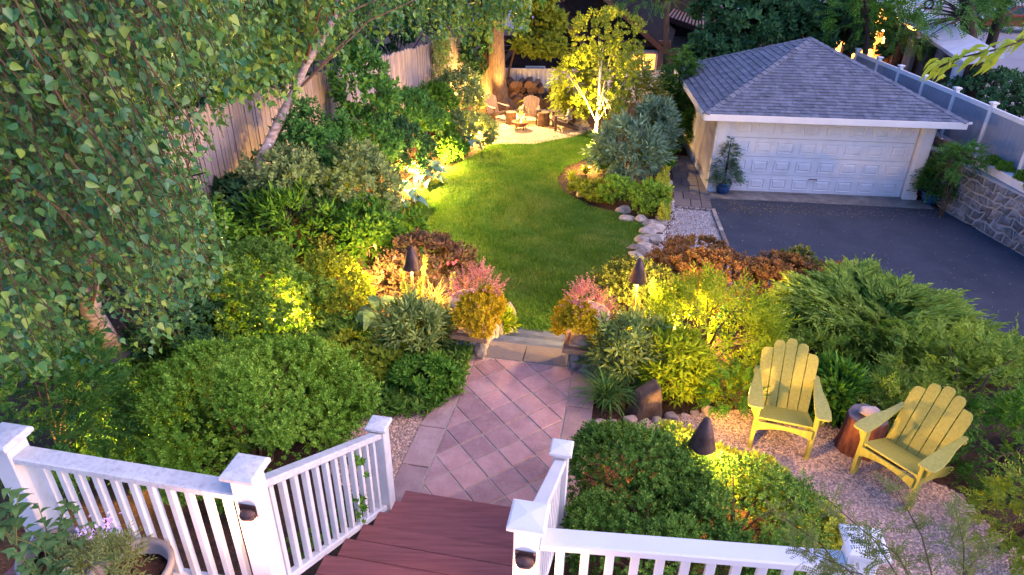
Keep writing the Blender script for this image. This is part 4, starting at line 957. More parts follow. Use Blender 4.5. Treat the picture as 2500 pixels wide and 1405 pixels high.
for k in range(15):
    w = k*2.4; rr_ = .04+.17*rg.random(); h = rg.uniform(.16, .5)*(1.25-rr_*2.4); x, y = rr_*math.cos(w), rr_*math.sin(w); lx, ly = rg.uniform(-.1, .1), rg.uniform(-.06, .06)
    V, F = tube([(x, y, .36), (x+lx*.2+.02, y, .36+h*.3), (x+lx*.6-.02, y+ly*.5, .36+h*.65), (x+lx+.01, y+ly, .36+h)], [.03, .042, .024, .003], 7); put('flame', V, F, M['fire2'] if k < 5 else M['fire'], fp, True)
lamp('POINT', (q[0], q[1], 1.1), 9, (1, .45, .1), .2)
# ---- stumps by the fire, log pile, boulders
def stump(label, loc, r, h, mb_='log', me='logend', grp=None, seed=1, flare=1.2):
    o = empty('tree_stump', loc, 0, label, 'stump', grp); rg = np.random.default_rng(seed); n = 16; V = []; F = []
    for i, (k, z) in enumerate(((flare, 0), (1.06, h*.35), (1, h*.75), (1, h-.012), (.95, h))):
        for j in range(n): w = 2*math.pi*j/n; rr_ = r*k*(1+.05*math.sin(3*w+seed)+.03*math.sin(7*w)); V.append((rr_*math.cos(w), rr_*math.sin(w), z))
    for i in range(4):
        for j in range(n): F.append((i*n+j, i*n+(j+1) % n, (i+1)*n+(j+1) % n, (i+1)*n+j))
    put('bark', np.array(V), F, M[mb_], o); put('cut_top', np.array(V[4*n:])+np.array([0, 0, .002]), [tuple(range(n))], M[me], o); return o
q = P(1247, 303, .38); stump('short dark log stump between the left and rear fire pit chairs', (q[0], q[1], .38), .17, .4, grp='log stumps by the fire pit')
q = P(1326, 308, .38); stump('upright dark log stump between the rear and right fire pit chairs', (q[0], q[1], .38), .19, .46, grp='log stumps by the fire pit', seed=2, flare=1.05)
q = P(2092, 1092, ZT); stump('red brown tree stump with a grey cut top between the yellow chairs', (q[0], q[1], ZT), .19, .42, 'stumpbark', 'stumptop', seed=4)
V, F = rockv(11, .115, .085, .055, 3, .08); tag(put('flat_stone', V+np.array([q[0], q[1]+.0, ZT+.475]), F, M['pinkstone'], None, True), 'smooth pinkish stone resting on the red stump', 'stone')
rg = random.Random(9); lm = []
for k in range(4):
    n = 11; V = []; F = []; mi = []
    for y in (0, .75):
        for j in range(n): w = 2*math.pi*j/n; r_ = 1+.08*math.sin(2*w+k)+.05*math.sin(5*w+k*2); V.append((r_*math.cos(w), y, r_*math.sin(w)))
    for j in range(n): F.append((j, (j+1) % n, n+(j+1) % n, n+j)); mi.append(0)
    F += [tuple(range(n-1, -1, -1)), tuple(range(n, 2*n))]; mi += [1, 1]; lm.append(mesh('firewood_log', V, F, [M['log'], M['logend']], mi))
k = 0
for row, (nn, z) in enumerate(((9, .13), (9, .35), (8, .56), (4, .74))):
    for i in range(nn):
        u = 1243+i*15.5+(row % 2)*8+rg.uniform(-3, 3)+row*1.5; p = PY(u, 240, 24.75); rr_ = rg.uniform(.105, .15)
        o = bpy.data.objects.new('firewood_log', lm[k % 4]); COL.objects.link(o); o.location = (p[0], 24.75+rg.uniform(-.1, .12), .38+z*1.02+rg.uniform(-.03, .03)); o.rotation_euler = (rg.uniform(-.1, .1), rg.uniform(0, 6), rg.uniform(-.25, .25)); o.scale = (rr_, 1, rr_*rg.uniform(.85, 1))
        tag(o, 'round cut log in the firewood stack against the corrugated fence', 'log', 'logs stacked behind the fire circle'); k += 1
for j, (u, r_) in enumerate(((1262, .22), (1300, .19), (1318, .2), (1343, .25))):
    p = PY(u, 255, 24.45); o = bpy.data.objects.new('firewood_log', lm[j]); COL.objects.link(o); o.location = (p[0], 24.35, .38+r_*.9); o.rotation_euler = (.05, j*1.3, rg.uniform(-.2, .2)); o.scale = (r_, .9, r_); tag(o, ('leftmost', 'second from left', 'third from left', 'rightmost')[j]+' of the thick log rounds in the bottom row of the firewood stack', 'log', 'thick log rounds under the stack')
def boulder(u, v, z, sx, sy, sz, seed, m, label, name='boulder', grp=None, sub=2, rz=0, rough=.22):
    p = P(u, v, z); V, F = rockv(seed, sx, sy, sz, sub, rough); V = V @ rot('z', rz).T; return tag(put(name, V+np.array([p[0], p[1], z+sz*.55]), F, M[m], None, False), label, 'rock', grp)
boulder(1168, 284, .45, .75, .35, .28, 21, 'slabrock', 'long tan sandstone boulder left of the fire pit chairs', rz=.35)
boulder(1398, 296, .38, .38, .3, .28, 22, 'stone', 'pale grey boulder at the right edge of the fire circle')
p = P(1389, 286, .9)
cz = .78
for k in range(4):
    V, F = rockv(80+k, .13-.02*k, .11-.015*k, .055, 2, .1); tag(put('cairn_stone', V+np.array([p[0], p[1], cz+.05+.1*k]), F, M['stone']), ('lowest and widest', 'second lowest', 'second highest', 'topmost and smallest')[k]+' flat stone of the little cairn on the pale boulder', 'stone', 'stones of the cairn by the fire circle')
ORD = ['first', 'second', 'third', 'fourth', 'fifth', 'sixth', 'seventh', 'eighth', 'ninth', 'tenth', 'eleventh', 'twelfth', 'thirteenth', 'fourteenth', 'fifteenth', 'sixteenth']
k = 0
for t in np.linspace(0, 1, 15):   # pebble border along the back of the gravel circle
    u = 1290+150*t; v = 283+8*math.sin(t*3)+38*t*t; p = P(u, v, .38); V, F = rockv(120+k, .13, .1, .09, 1, .15); tag(put('edging_stone', V+np.array([p[0], p[1], .43]), F, M['stone']), ORD[k]+' small round edging stone behind the gravel circle, counted from the massive trunk', 'stone', 'stones edging the fire circle'); k += 1
# cobbles along the patio bed
cb = [(1465, 1038, .075), (1498, 1037, .06), (1538, 1030, .085), (1572, 1032, .06), (1602, 1030, .065), (1640, 1022, .085), (1672, 1018, .05), (1697, 1013, .06), (1727, 1007, .08), (2015, 1030, .06), (1995, 1010, .05)]
nmz = ['pale pink cobble nearest the paved path', 'small white cobble second from the path', 'brown round cobble below the brown rock', 'small pinkish cobble right of the brown cobble', 'pink oval cobble beside the lit yellow ground cover', 'wide grey cobble in the middle of the stone row', 'tiny grey cobble after the wide one', 'dull brown cobble near the right end of the row', 'round ringed cobble at the right end of the row', 'flat pale stone beside the chair arm left of the stump', 'small stone behind the right arm of the left yellow chair']
for (u, v, r_), lb in zip(cb, nmz):
    p = P(u, v, ZT); V, F = rockv(int(u), r_, r_*.8, r_*.6, 3, .1); tag(put('cobble', V+np.array([p[0], p[1], ZT+r_*.35]), F, M['pinkstone'], None, True), lb, 'stone', 'cobbles edging the gravel patio')
p = P(1570, 1012, ZT); V = boxv(-.17, .17, -.12, .12, -.05, .4); V += np.random.default_rng(14).uniform(-.045, .045, (8, 3)); V[4:, 0] *= .62; V[[4, 7], 2] -= .12; V[[5, 6], 2] += .03
rk = tag(put('boulder', V @ rot('z', .25).T+p, BOXF, M['rock']), 'upright brown angular rock beside the strappy grass clump', 'rock'); bevel(rk, .035, 2)
boulder(1418, 480, .4, .13, .11, .11, 33, 'stone', 'small pale round rock in the low green ground cover right of the lawn', sub=2)
boulder(1517, 520, .35, .2, .15, .13, 34, 'stone', 'grey lavender rock in front of the clipped boxwoods', sub=2)
# dry stone edging between lawn and gravel
ed = [(1530, 538), (1562, 541), (1590, 548), (1612, 545), (1597, 562), (1580, 572), (1602, 578), (1588, 590), (1566, 598), (1592, 604), (1575, 614), (1553, 622), (1582, 626), (1565, 640), (1550, 650), (1575, 655), (1618, 528), (1625, 512), (1630, 495), (1628, 470), (1628, 450), (1626, 432)]
near_ = sorted([e for e in ed if e[1] > 535], key=lambda e: -e[1]); far_ = sorted([e for e in ed if e[1] <= 535], key=lambda e: -e[1])
for k, (u, v) in enumerate(ed):
    p = P(u, v, .38); p[2] = gzf(p[0], p[1]); s = .22 if v > 535 else .15; V, F = rockv(160+k, s*(.9+.5*((k*7) % 5)/5), s*.8, .10, 2, .3); V = V @ rot('z', k*1.7).T
    tag(put('edging_rock', V+np.array([p[0], p[1], max(p[2], .2)+.04]), F, M['stone']), ORD[near_.index((u, v))]+' flat pale edging rock of the lawn, counted from the right path light' if v > 535 else ORD[far_.index((u, v))]+' low stone edging the golden ground cover, counted from the grey gravel strip', 'rock', 'rocks edging the lawn' if v > 535 else 'stones edging the walkway bed')
# ---- piers, urns
def pier(u0, v0, z, label, s=.23, zb=.95):
    p = P(u0, v0, z); r = empty('stone_pier', (p[0], p[1], zb), YAW, label, 'pier'); h = z-zb
    cap_ = box('capstone', -s, s, -s, s, h-.06, h, M['capstone'], r, .01); k = 0
    box('core', -s+.07, s-.07, -s+.07, s-.07, -.3, h-.06, M['mortar'], r)
    nr = 4; hh = (h+.1-.06)/nr
    for row in range(nr):
        for side in range(4):
            for c in range(2):
                V, F = rockv(400+k, .108, .05, hh*.54, 1, .1); V = V+np.array([-.09+.18*c+(.03 if row % 2 else -.03), -s+.075, -.1+hh*(row+.5)]); V = V @ rot('z', side*math.pi/2).T; put('stone', V, F, M['stone'], r); k += 1
    return p
pr = pier(1425, 832, 2.08, 'square stone pier with flat cap right of the garden steps')
pl_ = pier(1155, 800, 2.08, 'square stone pier with flat cap left of the garden steps')
def urn(p, z, label):
    r = empty('garden_urn', (p[0], p[1], z), YAW, label, 'urn'); r.scale = (1.22, 1.22, 1.08); V, F = lathe([(.12, 0), (.12, .035), (.085, .06), (.06, .10), (.065, .12), (.13, .16), (.19, .24), (.205, .30), (.225, .33), (.225, .355), (.195, .36), (.18, .33), (.05, .31)], 22)
    put('bowl', V, F, M['urn'], r, True); box('foot', -.13, .13, -.13, .13, -.0, .02, M['urn'], r, .004)
    rv_, rf_ = lathe([(.205, .315), (.232, .335), (.232, .36), (.2, .365)], 22); put('rim', rv_, rf_, M['urn'], r, True); return r
urn(pr+np.array([0, 0, 0]), 2.083, 'cast stone urn of heather and golden sedum on the right pier'); urn(pl_, 2.083, 'cast stone urn of heather and golden sedum on the left pier')
# ---- cone path lights
def torch(u, v, ztip, label, lean=(0, 0), power=20):
    p = P(u, v, ztip); zb = gzf(p[0], p[1]); r = empty('path_torch', (p[0], p[1], zb), 0, label, 'lamp', 'cone topped path lights'); h = ztip-zb
    V, F = tube([(lean[0], lean[1], -.05), (lean[0]*.3, lean[1]*.3, h*.5), (0, 0, h-.1)], [.016, .016, .018], 8); put('pole', V, F, M['litpole'], r, True)
    V, F = lathe([(.118, -.30), (.112, -.285), (.08, -.17), (.05, -.07), (.044, -.065), (.03, -.01), (.018, 0)], 20); V2, F2 = V+np.array([0, 0, h]), F[:-2]; put('cone_shade', np.concatenate([V2, V2*np.array([.95, .95, 1])+np.array([0, 0, -.004])]), F2+[tuple(np.array(f[::-1])+len(V2)) for f in F2]+[tuple(range(120, 140))], M['bronze'], r, True)
    V, F = lathe([(.03, -.2), (.035, -.24), (.026, -.27)], 10); put('bulb', V+np.array([0, 0, h]), F, M['lens'], r)
    lamp('POINT', (p[0], p[1]-.0, ztip-.305), power, WARM, .03); return p
torch(1003, 602, 2.85, 'cone topped path light standing among yellow spikes left of the steps', (-.05, 0)); torch(1563, 632, 2.85, 'cone topped path light standing among yellow spikes right of the steps', (-.03, 0)); torch(1727, 1022, 2.84, 'cone topped path light behind the near right boxwood', (0, 0), 42)
# ---- pots
def potv(r, h, t=.03): return lathe([(r*.72, 0), (r*.95, h*.55), (r*.97, h*.86), (r*1.06, h*.88), (r*1.06, h), (r*.9, h), (r*.86, h*.85), (r*.8, h*.82)], 22)
def pot(u, v, z, r, h, m, label, soil=True, rim=True):
    p = P(u, v, z); o = empty('plant_pot', (p[0], p[1], z), 0, label, 'pot'); V, F = potv(r, h); put('pot_body', V, F, M[m], o, True)
    V, F = lathe([(r*.85, h*.84), (r*.3, h*.88)], 18); put('soil', V, F, M['soil'], o, True); return p
pb1 = pot(1763, 470, .03, .2, .3, 'bluepot', 'blue glazed pot with a conifer left of the garage door'); pb2 = pot(2268, 497, .02, .24, .32, 'bluepot', 'blue glazed pot with a conifer right of the garage door')
def bigpot(u, v, zr, r, h, label):
    p = P(u, v, zr); o = empty('planter', (p[0], p[1], zr-h), 0, label, 'planter'); V, F = lathe([(r*.7, 0), (r*.95, h*.8), (r*.97, h-.045), (r*1.07, h-.04), (r*1.09, h-.012), (r*1.05, h), (r*.93, h), (r*.9, h-.02), (r*.88, h-.1)], 30); put('pot_body', V, F, M['pot'], o, True)
    V, F = lathe([(r*.89, h-.09), (r*.5, h-.075), (r*.1, h-.07)], 24); V[:, 2] += np.random.default_rng(3).normal(size=len(V))*.006; put('soil', V, F, M['soil'], o, True); return p
bp1 = bigpot(318, 1388, 3.40, .2, .42, 'big grey planter with dark soil at the foot of the railing'); bp2 = bigpot(130, 1345, 3.38, .17, .4, 'grey planter half hidden by sage at the lower left corner')
# ================================================================== PLANTS
def blades(name, loc, n, L, spread, w, leafk, label, cat='grass clump', group=None, seed=1, droop=1.0):
    rng = np.random.default_rng(seed); r = empty(name, loc, 0, label, cat, group); S = 6; az = rng.uniform(0, 6.28, n); l = L*rng.uniform(.6, 1.1, n); sp = spread*rng.uniform(.25, 1.1, n)
    t = np.linspace(0, 1, S)[None]; rad = l[:, None]*np.sin(np.clip(sp[:, None]*t*1.2, 0, 2.2))*t*.85; z = l[:, None]*(t*np.cos(sp[:, None]*.6)-droop*.55*sp[:, None]*t*t*t)
    cx, sy = np.cos(az)[:, None], np.sin(az)[:, None]; o = rng.normal(size=(n, 2))*L*.08; ww = w*np.array([.6, .9, 1, .85, .5, .02])[None]
    base = np.stack([o[:, :1]+rad*cx, o[:, 1:]+rad*sy, np.maximum(z, .01)], 2); side = np.stack([-sy, cx, np.zeros_like(cx)], 2)
    V = np.stack([base-side*ww[..., None], base+side*ww[..., None]], 2).reshape(n, S*2, 3); f = []
    for i in range(S-1): f += [(2*i, 2*i+1, 2*i+3), (2*i, 2*i+3, 2*i+2)]
    F = np.array(f)[None]+(np.arange(n)*S*2)[:, None, None]; put('blades', V.reshape(-1, 3), F.reshape(-1, 3), LF[leafk], r); return r
def leafy(name, loc, n, L, w, leafk, label, cat, seed, spread=(25, 80), hgt=.3, group=None, droop=.4, stalk=True, kv=3, partname='leaf', layers=1.):
    """a plant of big leaves, each its own object, on stalks from one crown"""
    rng = np.random.default_rng(seed); r = empty(name, loc, 0, label, cat, group); ms = [mesh('leaf', *bigleaf(1, w, droop*rng.uniform(.7, 1.3)), LF[leafk], None, True) for _ in range(kv)]; mb = MB()
    for i in range(n):
        az = i*2.4+rng.uniform(-.3, .3); el = R_(rng.uniform(*spread)); q = i/max(1, n-1); h = hgt*(.35+.65*q)*rng.uniform(.85, 1.1); out = (1-q*.6)*L*.55
        b = np.array([math.cos(az)*out, math.sin(az)*out, h]); l = L*rng.uniform(.75, 1.15)
        o = link(partname, ms[i % kv], r, Matrix.Translation(b) @ Matrix.Rotation(az-math.pi/2, 4, 'Z') @ Matrix.Rotation(math.pi/2-el-.5, 4, 'X') @ Matrix.Rotation(rng.uniform(-.3, .3), 4, 'Y') @ Matrix.Diagonal((l, l, l, 1)))
        mb.add(*tube([(0, 0, 0), b*np.array([.5, .5, .7]), b], .006, 4))
    if stalk: mb.build('stalk', LF[leafk], r)
    return r
# ---- left foreground: boxwood, yew, ground cover
shrub(612, 1012, 2.25, 285, 158, 'box', 'box', 'large rounded bright green boxwood behind the left stair railing', 'boxwood', 'boxwood', dens=1.15, cr=.3, ns=9, size=.088)
shrub(90, 1020, 2.5, 230, 190, 'yew', 'conif', 'dark feathery yew behind the railing at the left edge', 'yew', 'yew_shrub', dens=1.8, size=.2)
shrub(640, 745, 1.95, 165, 150, 'small', 'box2', 'dark small leaved shrub right of the birch base', 'shrub', 'shrub', dens=.9)
shrub(800, 730, 1.95, 105, 105, 'small', 'olive', 'olive small leaved shrub lit yellow left of the left path light', 'shrub', 'shrub', dens=.9)
shrub(790, 640, 1.75, 70, 60, 'small', 'azgreen', 'pale olive shrub above the lit olive one', 'shrub', 'shrub', dens=.8)
shrub(890, 590, 1.9, 90, 100, 'ovate', 'mid', 'broad leaved green shrub with lamp glow behind the left path light', 'shrub', 'shrub', dens=.8, size=.18)
shrub(985, 575, 1.35, 50, 70, 'ovate', 'mid', 'thin leafy shrub at the left lawn edge with yellow glints', 'shrub', 'shrub', dens=.7, size=.2)
shrub(715, 535, 2.25, 130, 70, 'lance', 'mid', 'glossy long leaved rhododendron below the pale shrub', 'rhododendron', 'rhododendron', dens=.9, size=.26)
shrub(840, 475, 2.3, 130, 120, 'small', 'pale', 'pale grey green fine leaved shrub left of the lawn', 'shrub', 'shrub', dens=.9, size=.17, cr=.3)
shrub(690, 445, 2.7, 100, 80, 'small', 'pale', 'greyish shrub at the foot of the leaning birch', 'shrub', 'shrub', dens=.7, size=.17)
shrub(950, 362, 1.5, 100, 70, 'ovate', 'dark', 'dark blue green shrub left of the blue hostas', 'shrub', 'shrub', dens=.9, size=.2)
shrub(985, 290, 1.9, 95, 62, 'small', 'ivy', 'green ivy covered mound in front of the stockade fence', 'ivy', 'ivy_mound', dens=.9, size=.2)
shrub(900, 335, 2.3, 75, 65, 'small', 'ivy', 'ivy clump climbing beside the dark blue green shrub', 'ivy', 'ivy_mound', dens=.8, size=.2)
shrub(1060, 262, 1.5, 50, 52, 'small', 'mid', 'leafy green shrub between the ivy and the lit variegated bush', 'shrub', 'shrub', dens=.8, size=.2)
shrub(1118, 232, 1.55, 58, 55, 'small', 'pale', 'variegated bush lit bright yellow below the end of the fence', 'shrub', 'shrub', dens=.9, size=.2)
shrub(1140, 318, .95, 68, 40, 'small', 'pale', 'low variegated shrub at the left of the fire pit gravel', 'shrub', 'shrub', dens=.9, size=.18)
shrub(1055, 310, 1.2, 50, 40, 'small', 'mid', 'small green shrub in front of the ivy mound', 'shrub', 'shrub', dens=.8, size=.18)
shrub(765, 370, 2.9, 95, 105, 'small', 'ivy', 'tall vine clump against the fence right of the leaning birch', 'vine', 'vine', dens=.7, size=.2)
shrub(890, 215, 3.3, 70, 95, 'ovate', 'ivy', 'loose green vine spilling over the fence top', 'vine', 'vine', dens=.55, size=.26, ns=3)
shrub(640, 235, 3.0, 110, 110, 'ovate', 'dark', 'dark leafy crown beyond the fence behind the leaning birch', 'shrub', 'shrub', dens=.8, size=.26)
shrub(590, 500, 2.4, 110, 60, 'whorl', 'dark', 'low dark ivy patch under the fence near the birch', 'ivy', 'ivy_mound', dens=.7, size=.14)
shrub(300, 330, 3.2, 200, 150, 'ovate', 'dark', 'tall dark shrub behind the birch leaves at the upper left', 'shrub', 'shrub', dens=.6, size=.26)
shrub(120, 560, 2.9, 190, 170, 'ovate', 'dark', 'dark shrub deep behind the near birch at the left edge', 'shrub', 'shrub', dens=.6, size=.24)
shrub(380, 600, 2.5, 170, 120, 'ovate', 'mid', 'green shrub behind the near birch trunk', 'shrub', 'shrub', dens=.6, size=.22)
shrub(430, 800, 2.1, 120, 90, 'whorl', 'dark', 'dark glossy low shrub right of the birch foot', 'shrub', 'shrub', dens=.5, size=.11)
shrub(60, 800, 2.4, 150, 110, 'ovate', 'dark', 'dark shrub left of the birch foot', 'shrub', 'shrub', dens=.5, size=.2)
shrub(60, 160, 4.2, 260, 200, 'ovate', 'dark', 'dark tree crown beyond the fence at the upper left corner', 'tree', 'shrub', dens=.5, size=.34)
shrub(420, 120, 4.6, 200, 130, 'ovate', 'mid', 'leafy tree crown beyond the stockade fence near the top', 'tree', 'shrub', dens=.5, size=.34)
shrub(740, 60, 3.6, 170, 110, 'ovate', 'dark', 'dark crown beyond the fence behind the hanging birch leaves', 'tree', 'shrub', dens=.5, size=.36)
shrub(950, 40, 3.4, 170, 90, 'ovate', 'dark', 'dark crown beyond the middle of the stockade fence', 'tree', 'shrub', dens=.5, size=.36)
shrub(1110, 20, 3.2, 120, 80, 'ovate', 'dark', 'dark crown beyond the far end of the stockade fence', 'tree', 'shrub', dens=.5, size=.36)
shrub(1165, 150, 2.0, 34, 75, 'ovate', 'dark', 'dark narrow bush between the fence end and the old trunks', 'shrub', 'shrub', dens=.6, size=.24)
# vine on the fence face, lit yellow
vr = empty('climbing_vine', W(FA+.06, 21.9, 1.), 0, 'ivy climbing the far pickets, glowing yellow in the lamp light', 'vine'); rng = np.random.default_rng(8); pts = []
for s in range(9):
    b = 20.9+s*.24+rng.uniform(-.1, .1)
    for k in range(40): pts.append(W(FA+.07+rng.uniform(0, .08), b+rng.normal()*.1+.05*k/20, 1.0+k*.05))
for k in range(110): pts.append(W(FA+.08+rng.uniform(0, .1), rng.uniform(20.9, 22.8), rng.uniform(2.2, 3.1)))
pts = np.array(pts); V, F = scatter(TP['whorl'], pts-np.array(vr.location), np.tile(W(1, 0, .3), (len(pts), 1)), .09, rng, .2); put('foliage', V, F, LF['pale'], vr)
mb = MB()
for s in range(5): b = 21+.4*s; mb.add(*tube([W(FA+.05, b, .7)-np.array(vr.location), W(FA+.06, b+.1, 1.8)-np.array(vr.location), W(FA+.05, b+.05, 3.0)-np.array(vr.location)], .012, 5))
mb.build('stem', M['twig'], vr)
# azalea, hostas and spikes by the left torch
shrub(1040, 672, 1.75, 125, 88, 'ovate', 'azdark', 'bronze leaved azalea with a few pink flowers left of the steps', 'azalea', 'azalea', dens=.85, size=.15, fl=(26, LF['pinkpetal'], .045))
p = P(935, 790, ZT+.1); leafy('hosta', (p[0], p[1], ZT-.1), 16, .34, .3, 'hostagreen', 'big pale green hosta beside the lit olive shrub', 'hosta', 3, hgt=.45, group='hostas')
p = P(1052, 795, ZT); blades('grass_clump', (p[0], p[1], gzf(p[0], p[1])), 170, .75, .8, .008, 'dry', 'straw coloured strappy clump beside the left urn', 'grass clump', 'strappy clumps by the path lights', 5)
p = P(1600, 790, ZT-.1); blades('grass_clump', (p[0], p[1], gzf(p[0], p[1])), 150, .75, .8, .009, 'dry', 'straw coloured strappy clump under the right path light', 'grass clump', 'strappy clumps by the path lights', 6)
p = P(1478, 1005, ZT); blades('grass_clump', (p[0], p[1]+.1, ZT), 190, .62, 1.05, .007, 'liriope', 'arching dark green strappy clump beside the upright brown rock', 'grass clump', None, 7)
p = P(1915, 830, ZT); blades('grass_clump', (p[0], p[1], gzf(p[0], p[1])), 90, .85, .95, .009, 'liriope', 'long green daylily leaves left of the juniper', 'grass clump', None, 9)
p = P(1396, 440, .4); blades('grass_clump', (p[0], p[1], .4), 40, .4, 1.0, .018, 'lime', 'small pale green tuft in the mulch right of the lawn', 'grass clump', 'tufts in the mulch', 10); p = P(1428, 425, .4); blades('grass_clump', (p[0], p[1], .4), 40, .38, 1.0, .018, 'olive', 'olive tuft in the mulch near the slim uplit tree', 'grass clump', 'tufts in the mulch', 11)
p = P(1010, 490, .45); blades('grass_clump', (p[0], p[1], .45), 70, .6, .9, .016, 'gold', 'golden strappy clump glowing at the left lawn edge', 'grass clump', None, 12)
def spikes(name, us, ztop, label, seed, zb=1.3):
    p0 = P(us[0][0], us[0][1], ztop); r = empty(name, (p0[0], p0[1], gzf(p0[0], p0[1])), 0, label, 'flower'); rng = np.random.default_rng(seed)
    for (u, v, u2, v2) in us:
        t = P(u, v, ztop); b = PY(u2, v2, t[1]+.02); b[2] = max(b[2], zb)
        V, F = tube([b-np.array(r.location), (b*.5+t*.5)+np.array([.012, 0, 0])-np.array(r.location), t-np.array(r.location)], [.006, .006, .005], 5); s = put('flower_stalk', V, F, LF['spike'], r)
        n = 90; tt = rng.uniform(.5, 1.02, n)[:, None]; q = b+(t-b)*tt; d = unit(rng.normal(size=(n, 3))*np.array([1, 1, .4])+np.array([0, 0, .9])); V, F = scatter(TP['single'], q-np.array(r.location), d, .042, rng, .2); put('florets', V, F, LF['spike'], s)
spikes('flower_spike', [(980, 655, 990, 780), (1037, 630, 1027, 745), (1000, 700, 1012, 770), (1026, 690, 1022, 770), (1107, 672, 1100, 740), (985, 690, 1000, 770)], 2.55, 'tall yellow flower spikes around the left path light', 3)
spikes('flower_spike', [(1553, 690, 1548, 770), (1594, 686, 1588, 745), (1647, 703, 1628, 770), (1635, 712, 1622, 770), (1567, 752, 1562, 790)], 2.45, 'tall yellow flower spikes around the right path light', 4)
# ground cover
def cover(name, px, z, n, kind, leafk, size, label, seed, h=.12, hole=None):
    rng = np.random.default_rng(seed); pl = np.array(poly(px, z)); lo, hi = pl.min(0), pl.max(0); q = rng.uniform(lo, hi, (n*3, 2)); q = q[inpoly(q[:, 0], q[:, 1], pl)][:n]
    zz = gz(q[:, 0], q[:, 1])+rng.uniform(.3, 1.0, len(q))*h*(1+.5*np.sin(q[:, 0]*5)*np.cos(q[:, 1]*6)); V, F = scatter(TP[kind], np.column_stack([q, zz]), np.tile((0, 0, 1.), (len(q), 1))+rng.normal(size=(len(q), 3))*.25, size, rng, .3 if kind == 'whorl' else .4)
    return tag(put(name, V, F, LF[leafk]), label, 'ground cover', None, 'stuff')
cover('pachysandra', [(140, 1130), (260, 930), (420, 850), (600, 790), (880, 790), (1080, 780), (1160, 850), (1110, 960), (1040, 1000), (900, 1010), (820, 1060), (300, 1150)], ZT+.12, 6400, 'whorl', 'box2', .10, 'glossy pachysandra carpet left of the paved path', 21, .2)
shrub(1030, 930, 1.9, 85, 68, 'whorl', 'mid', 'leafy mound spilling onto the left edge of the paved path', 'shrub', 'shrub', dens=.8, size=.1)
shrub(900, 880, 1.9, 130, 55, 'whorl', 'olive', 'broad low leafy mound lit yellow behind the big boxwood', 'shrub', 'shrub', dens=.8, size=.105)
shrub(1015, 830, 2.05, 78, 90, 'lance', 'buddleia', 'upright silvery leaved butterfly bush left of the steps', 'shrub', 'butterfly_bush', dens=1.0, size=.17)
shrub(1530, 870, 2.05, 78, 105, 'lance', 'buddleia', 'upright silvery leaved butterfly bush right of the right pier', 'shrub', 'butterfly_bush', dens=1.0, size=.17)
shrub(1725, 835, 2.08, 165, 140, 'willow', 'willow', 'feathery yellow green bush behind the left yellow chair', 'shrub', 'shrub', dens=2.0, size=.25, cr=.34)
shrub(1635, 905, 2.0, 80, 100, 'lance', 'willow', 'yellow green leafy bush above the upright brown rock', 'shrub', 'shrub', dens=1.2, size=.15)
shrub(1790, 960, 1.92, 75, 48, 'frond', 'mid', 'small dark green evergreen left of the yellow chair', 'evergreen', 'evergreen_shrub', dens=.7, size=.2)
shrub(1740, 690, 1.25, 130, 68, 'small', 'azalea', 'rust red azalea in the middle of the row above the driveway', 'azalea', 'azalea', dens=.95, size=.12, group='azaleas above the driveway')
shrub(1555, 710, 1.4, 105, 68, 'small', 'azgreen', 'olive and rust azalea behind the right path light', 'azalea', 'azalea', dens=.95, size=.12, group='azaleas above the driveway')
shrub(1650, 660, 1.1, 80, 50, 'small', 'azalea', 'rusty azalea between the lawn rocks and the driveway', 'azalea', 'azalea', dens=.9, size=.12, group='azaleas above the driveway')
shrub(1705, 617, 1.2, 82, 26, 'small', 'azalea', 'flat topped brown azalea overhanging the grey gravel strip', 'azalea', 'azalea', dens=.7, size=.13, group='azaleas above the driveway')
shrub(1900, 690, 1.2, 115, 60, 'small', 'azalea', 'dull red azalea left of the juniper', 'azalea', 'azalea', dens=.95, size=.12, group='azaleas above the driveway')
shrub(1950, 640, 1.3, 42, 30, 'small', 'azgreen', 'small olive azalea tuft against the driveway', 'azalea', 'azalea', dens=.8, size=.12, group='azaleas above the driveway')
shrub(2070, 672, 1.3, 40, 24, 'small', 'azalea', 'thin brown azalea tip poking over the driveway', 'azalea', 'azalea', dens=.5, size=.12, group='azaleas above the driveway')
shrub(2000, 700, 1.0, 90, 45, 'small', 'azalea', 'rust azalea behind the juniper tips', 'azalea', 'azalea', dens=.8, size=.12, group='azaleas above the driveway')
def roses(px, z, label):
    p = P(px[0][0], px[0][1], z); r = empty('rose_bush', (p[0], p[1], gzf(p[0], p[1])), 0, label, 'rose'); rng = np.random.default_rng(4); o = np.array(r.location)
    foliage(r, p-np.array([0, 0, .22]), (.35, .3, .25), 'ovate', LF['dark'], dens=.5, size=.12); mb = MB()
    for u, v in px:
        q = P(u, v, z); n = 26; d = unit(rng.normal(size=(n, 3))+np.array([0, 0, .6])); V, F = scatter(TP['single'], q+d*.012-o, d, .045, rng, .2, .2); put('blossom', V, F, LF['petal'], r); mb.add(*tube([(q[0]-o[0])*np.array([0, 0, 0])+np.array([0, 0, .1]), q-o], .004, 4))
    mb.build('stem', M['twig'], r)
roses([(1822, 758), (1830, 764), (1838, 757), (1892, 762), (1908, 762), (1842, 768)], 2.1, 'pale pink roses between the yellow green bush and the juniper')
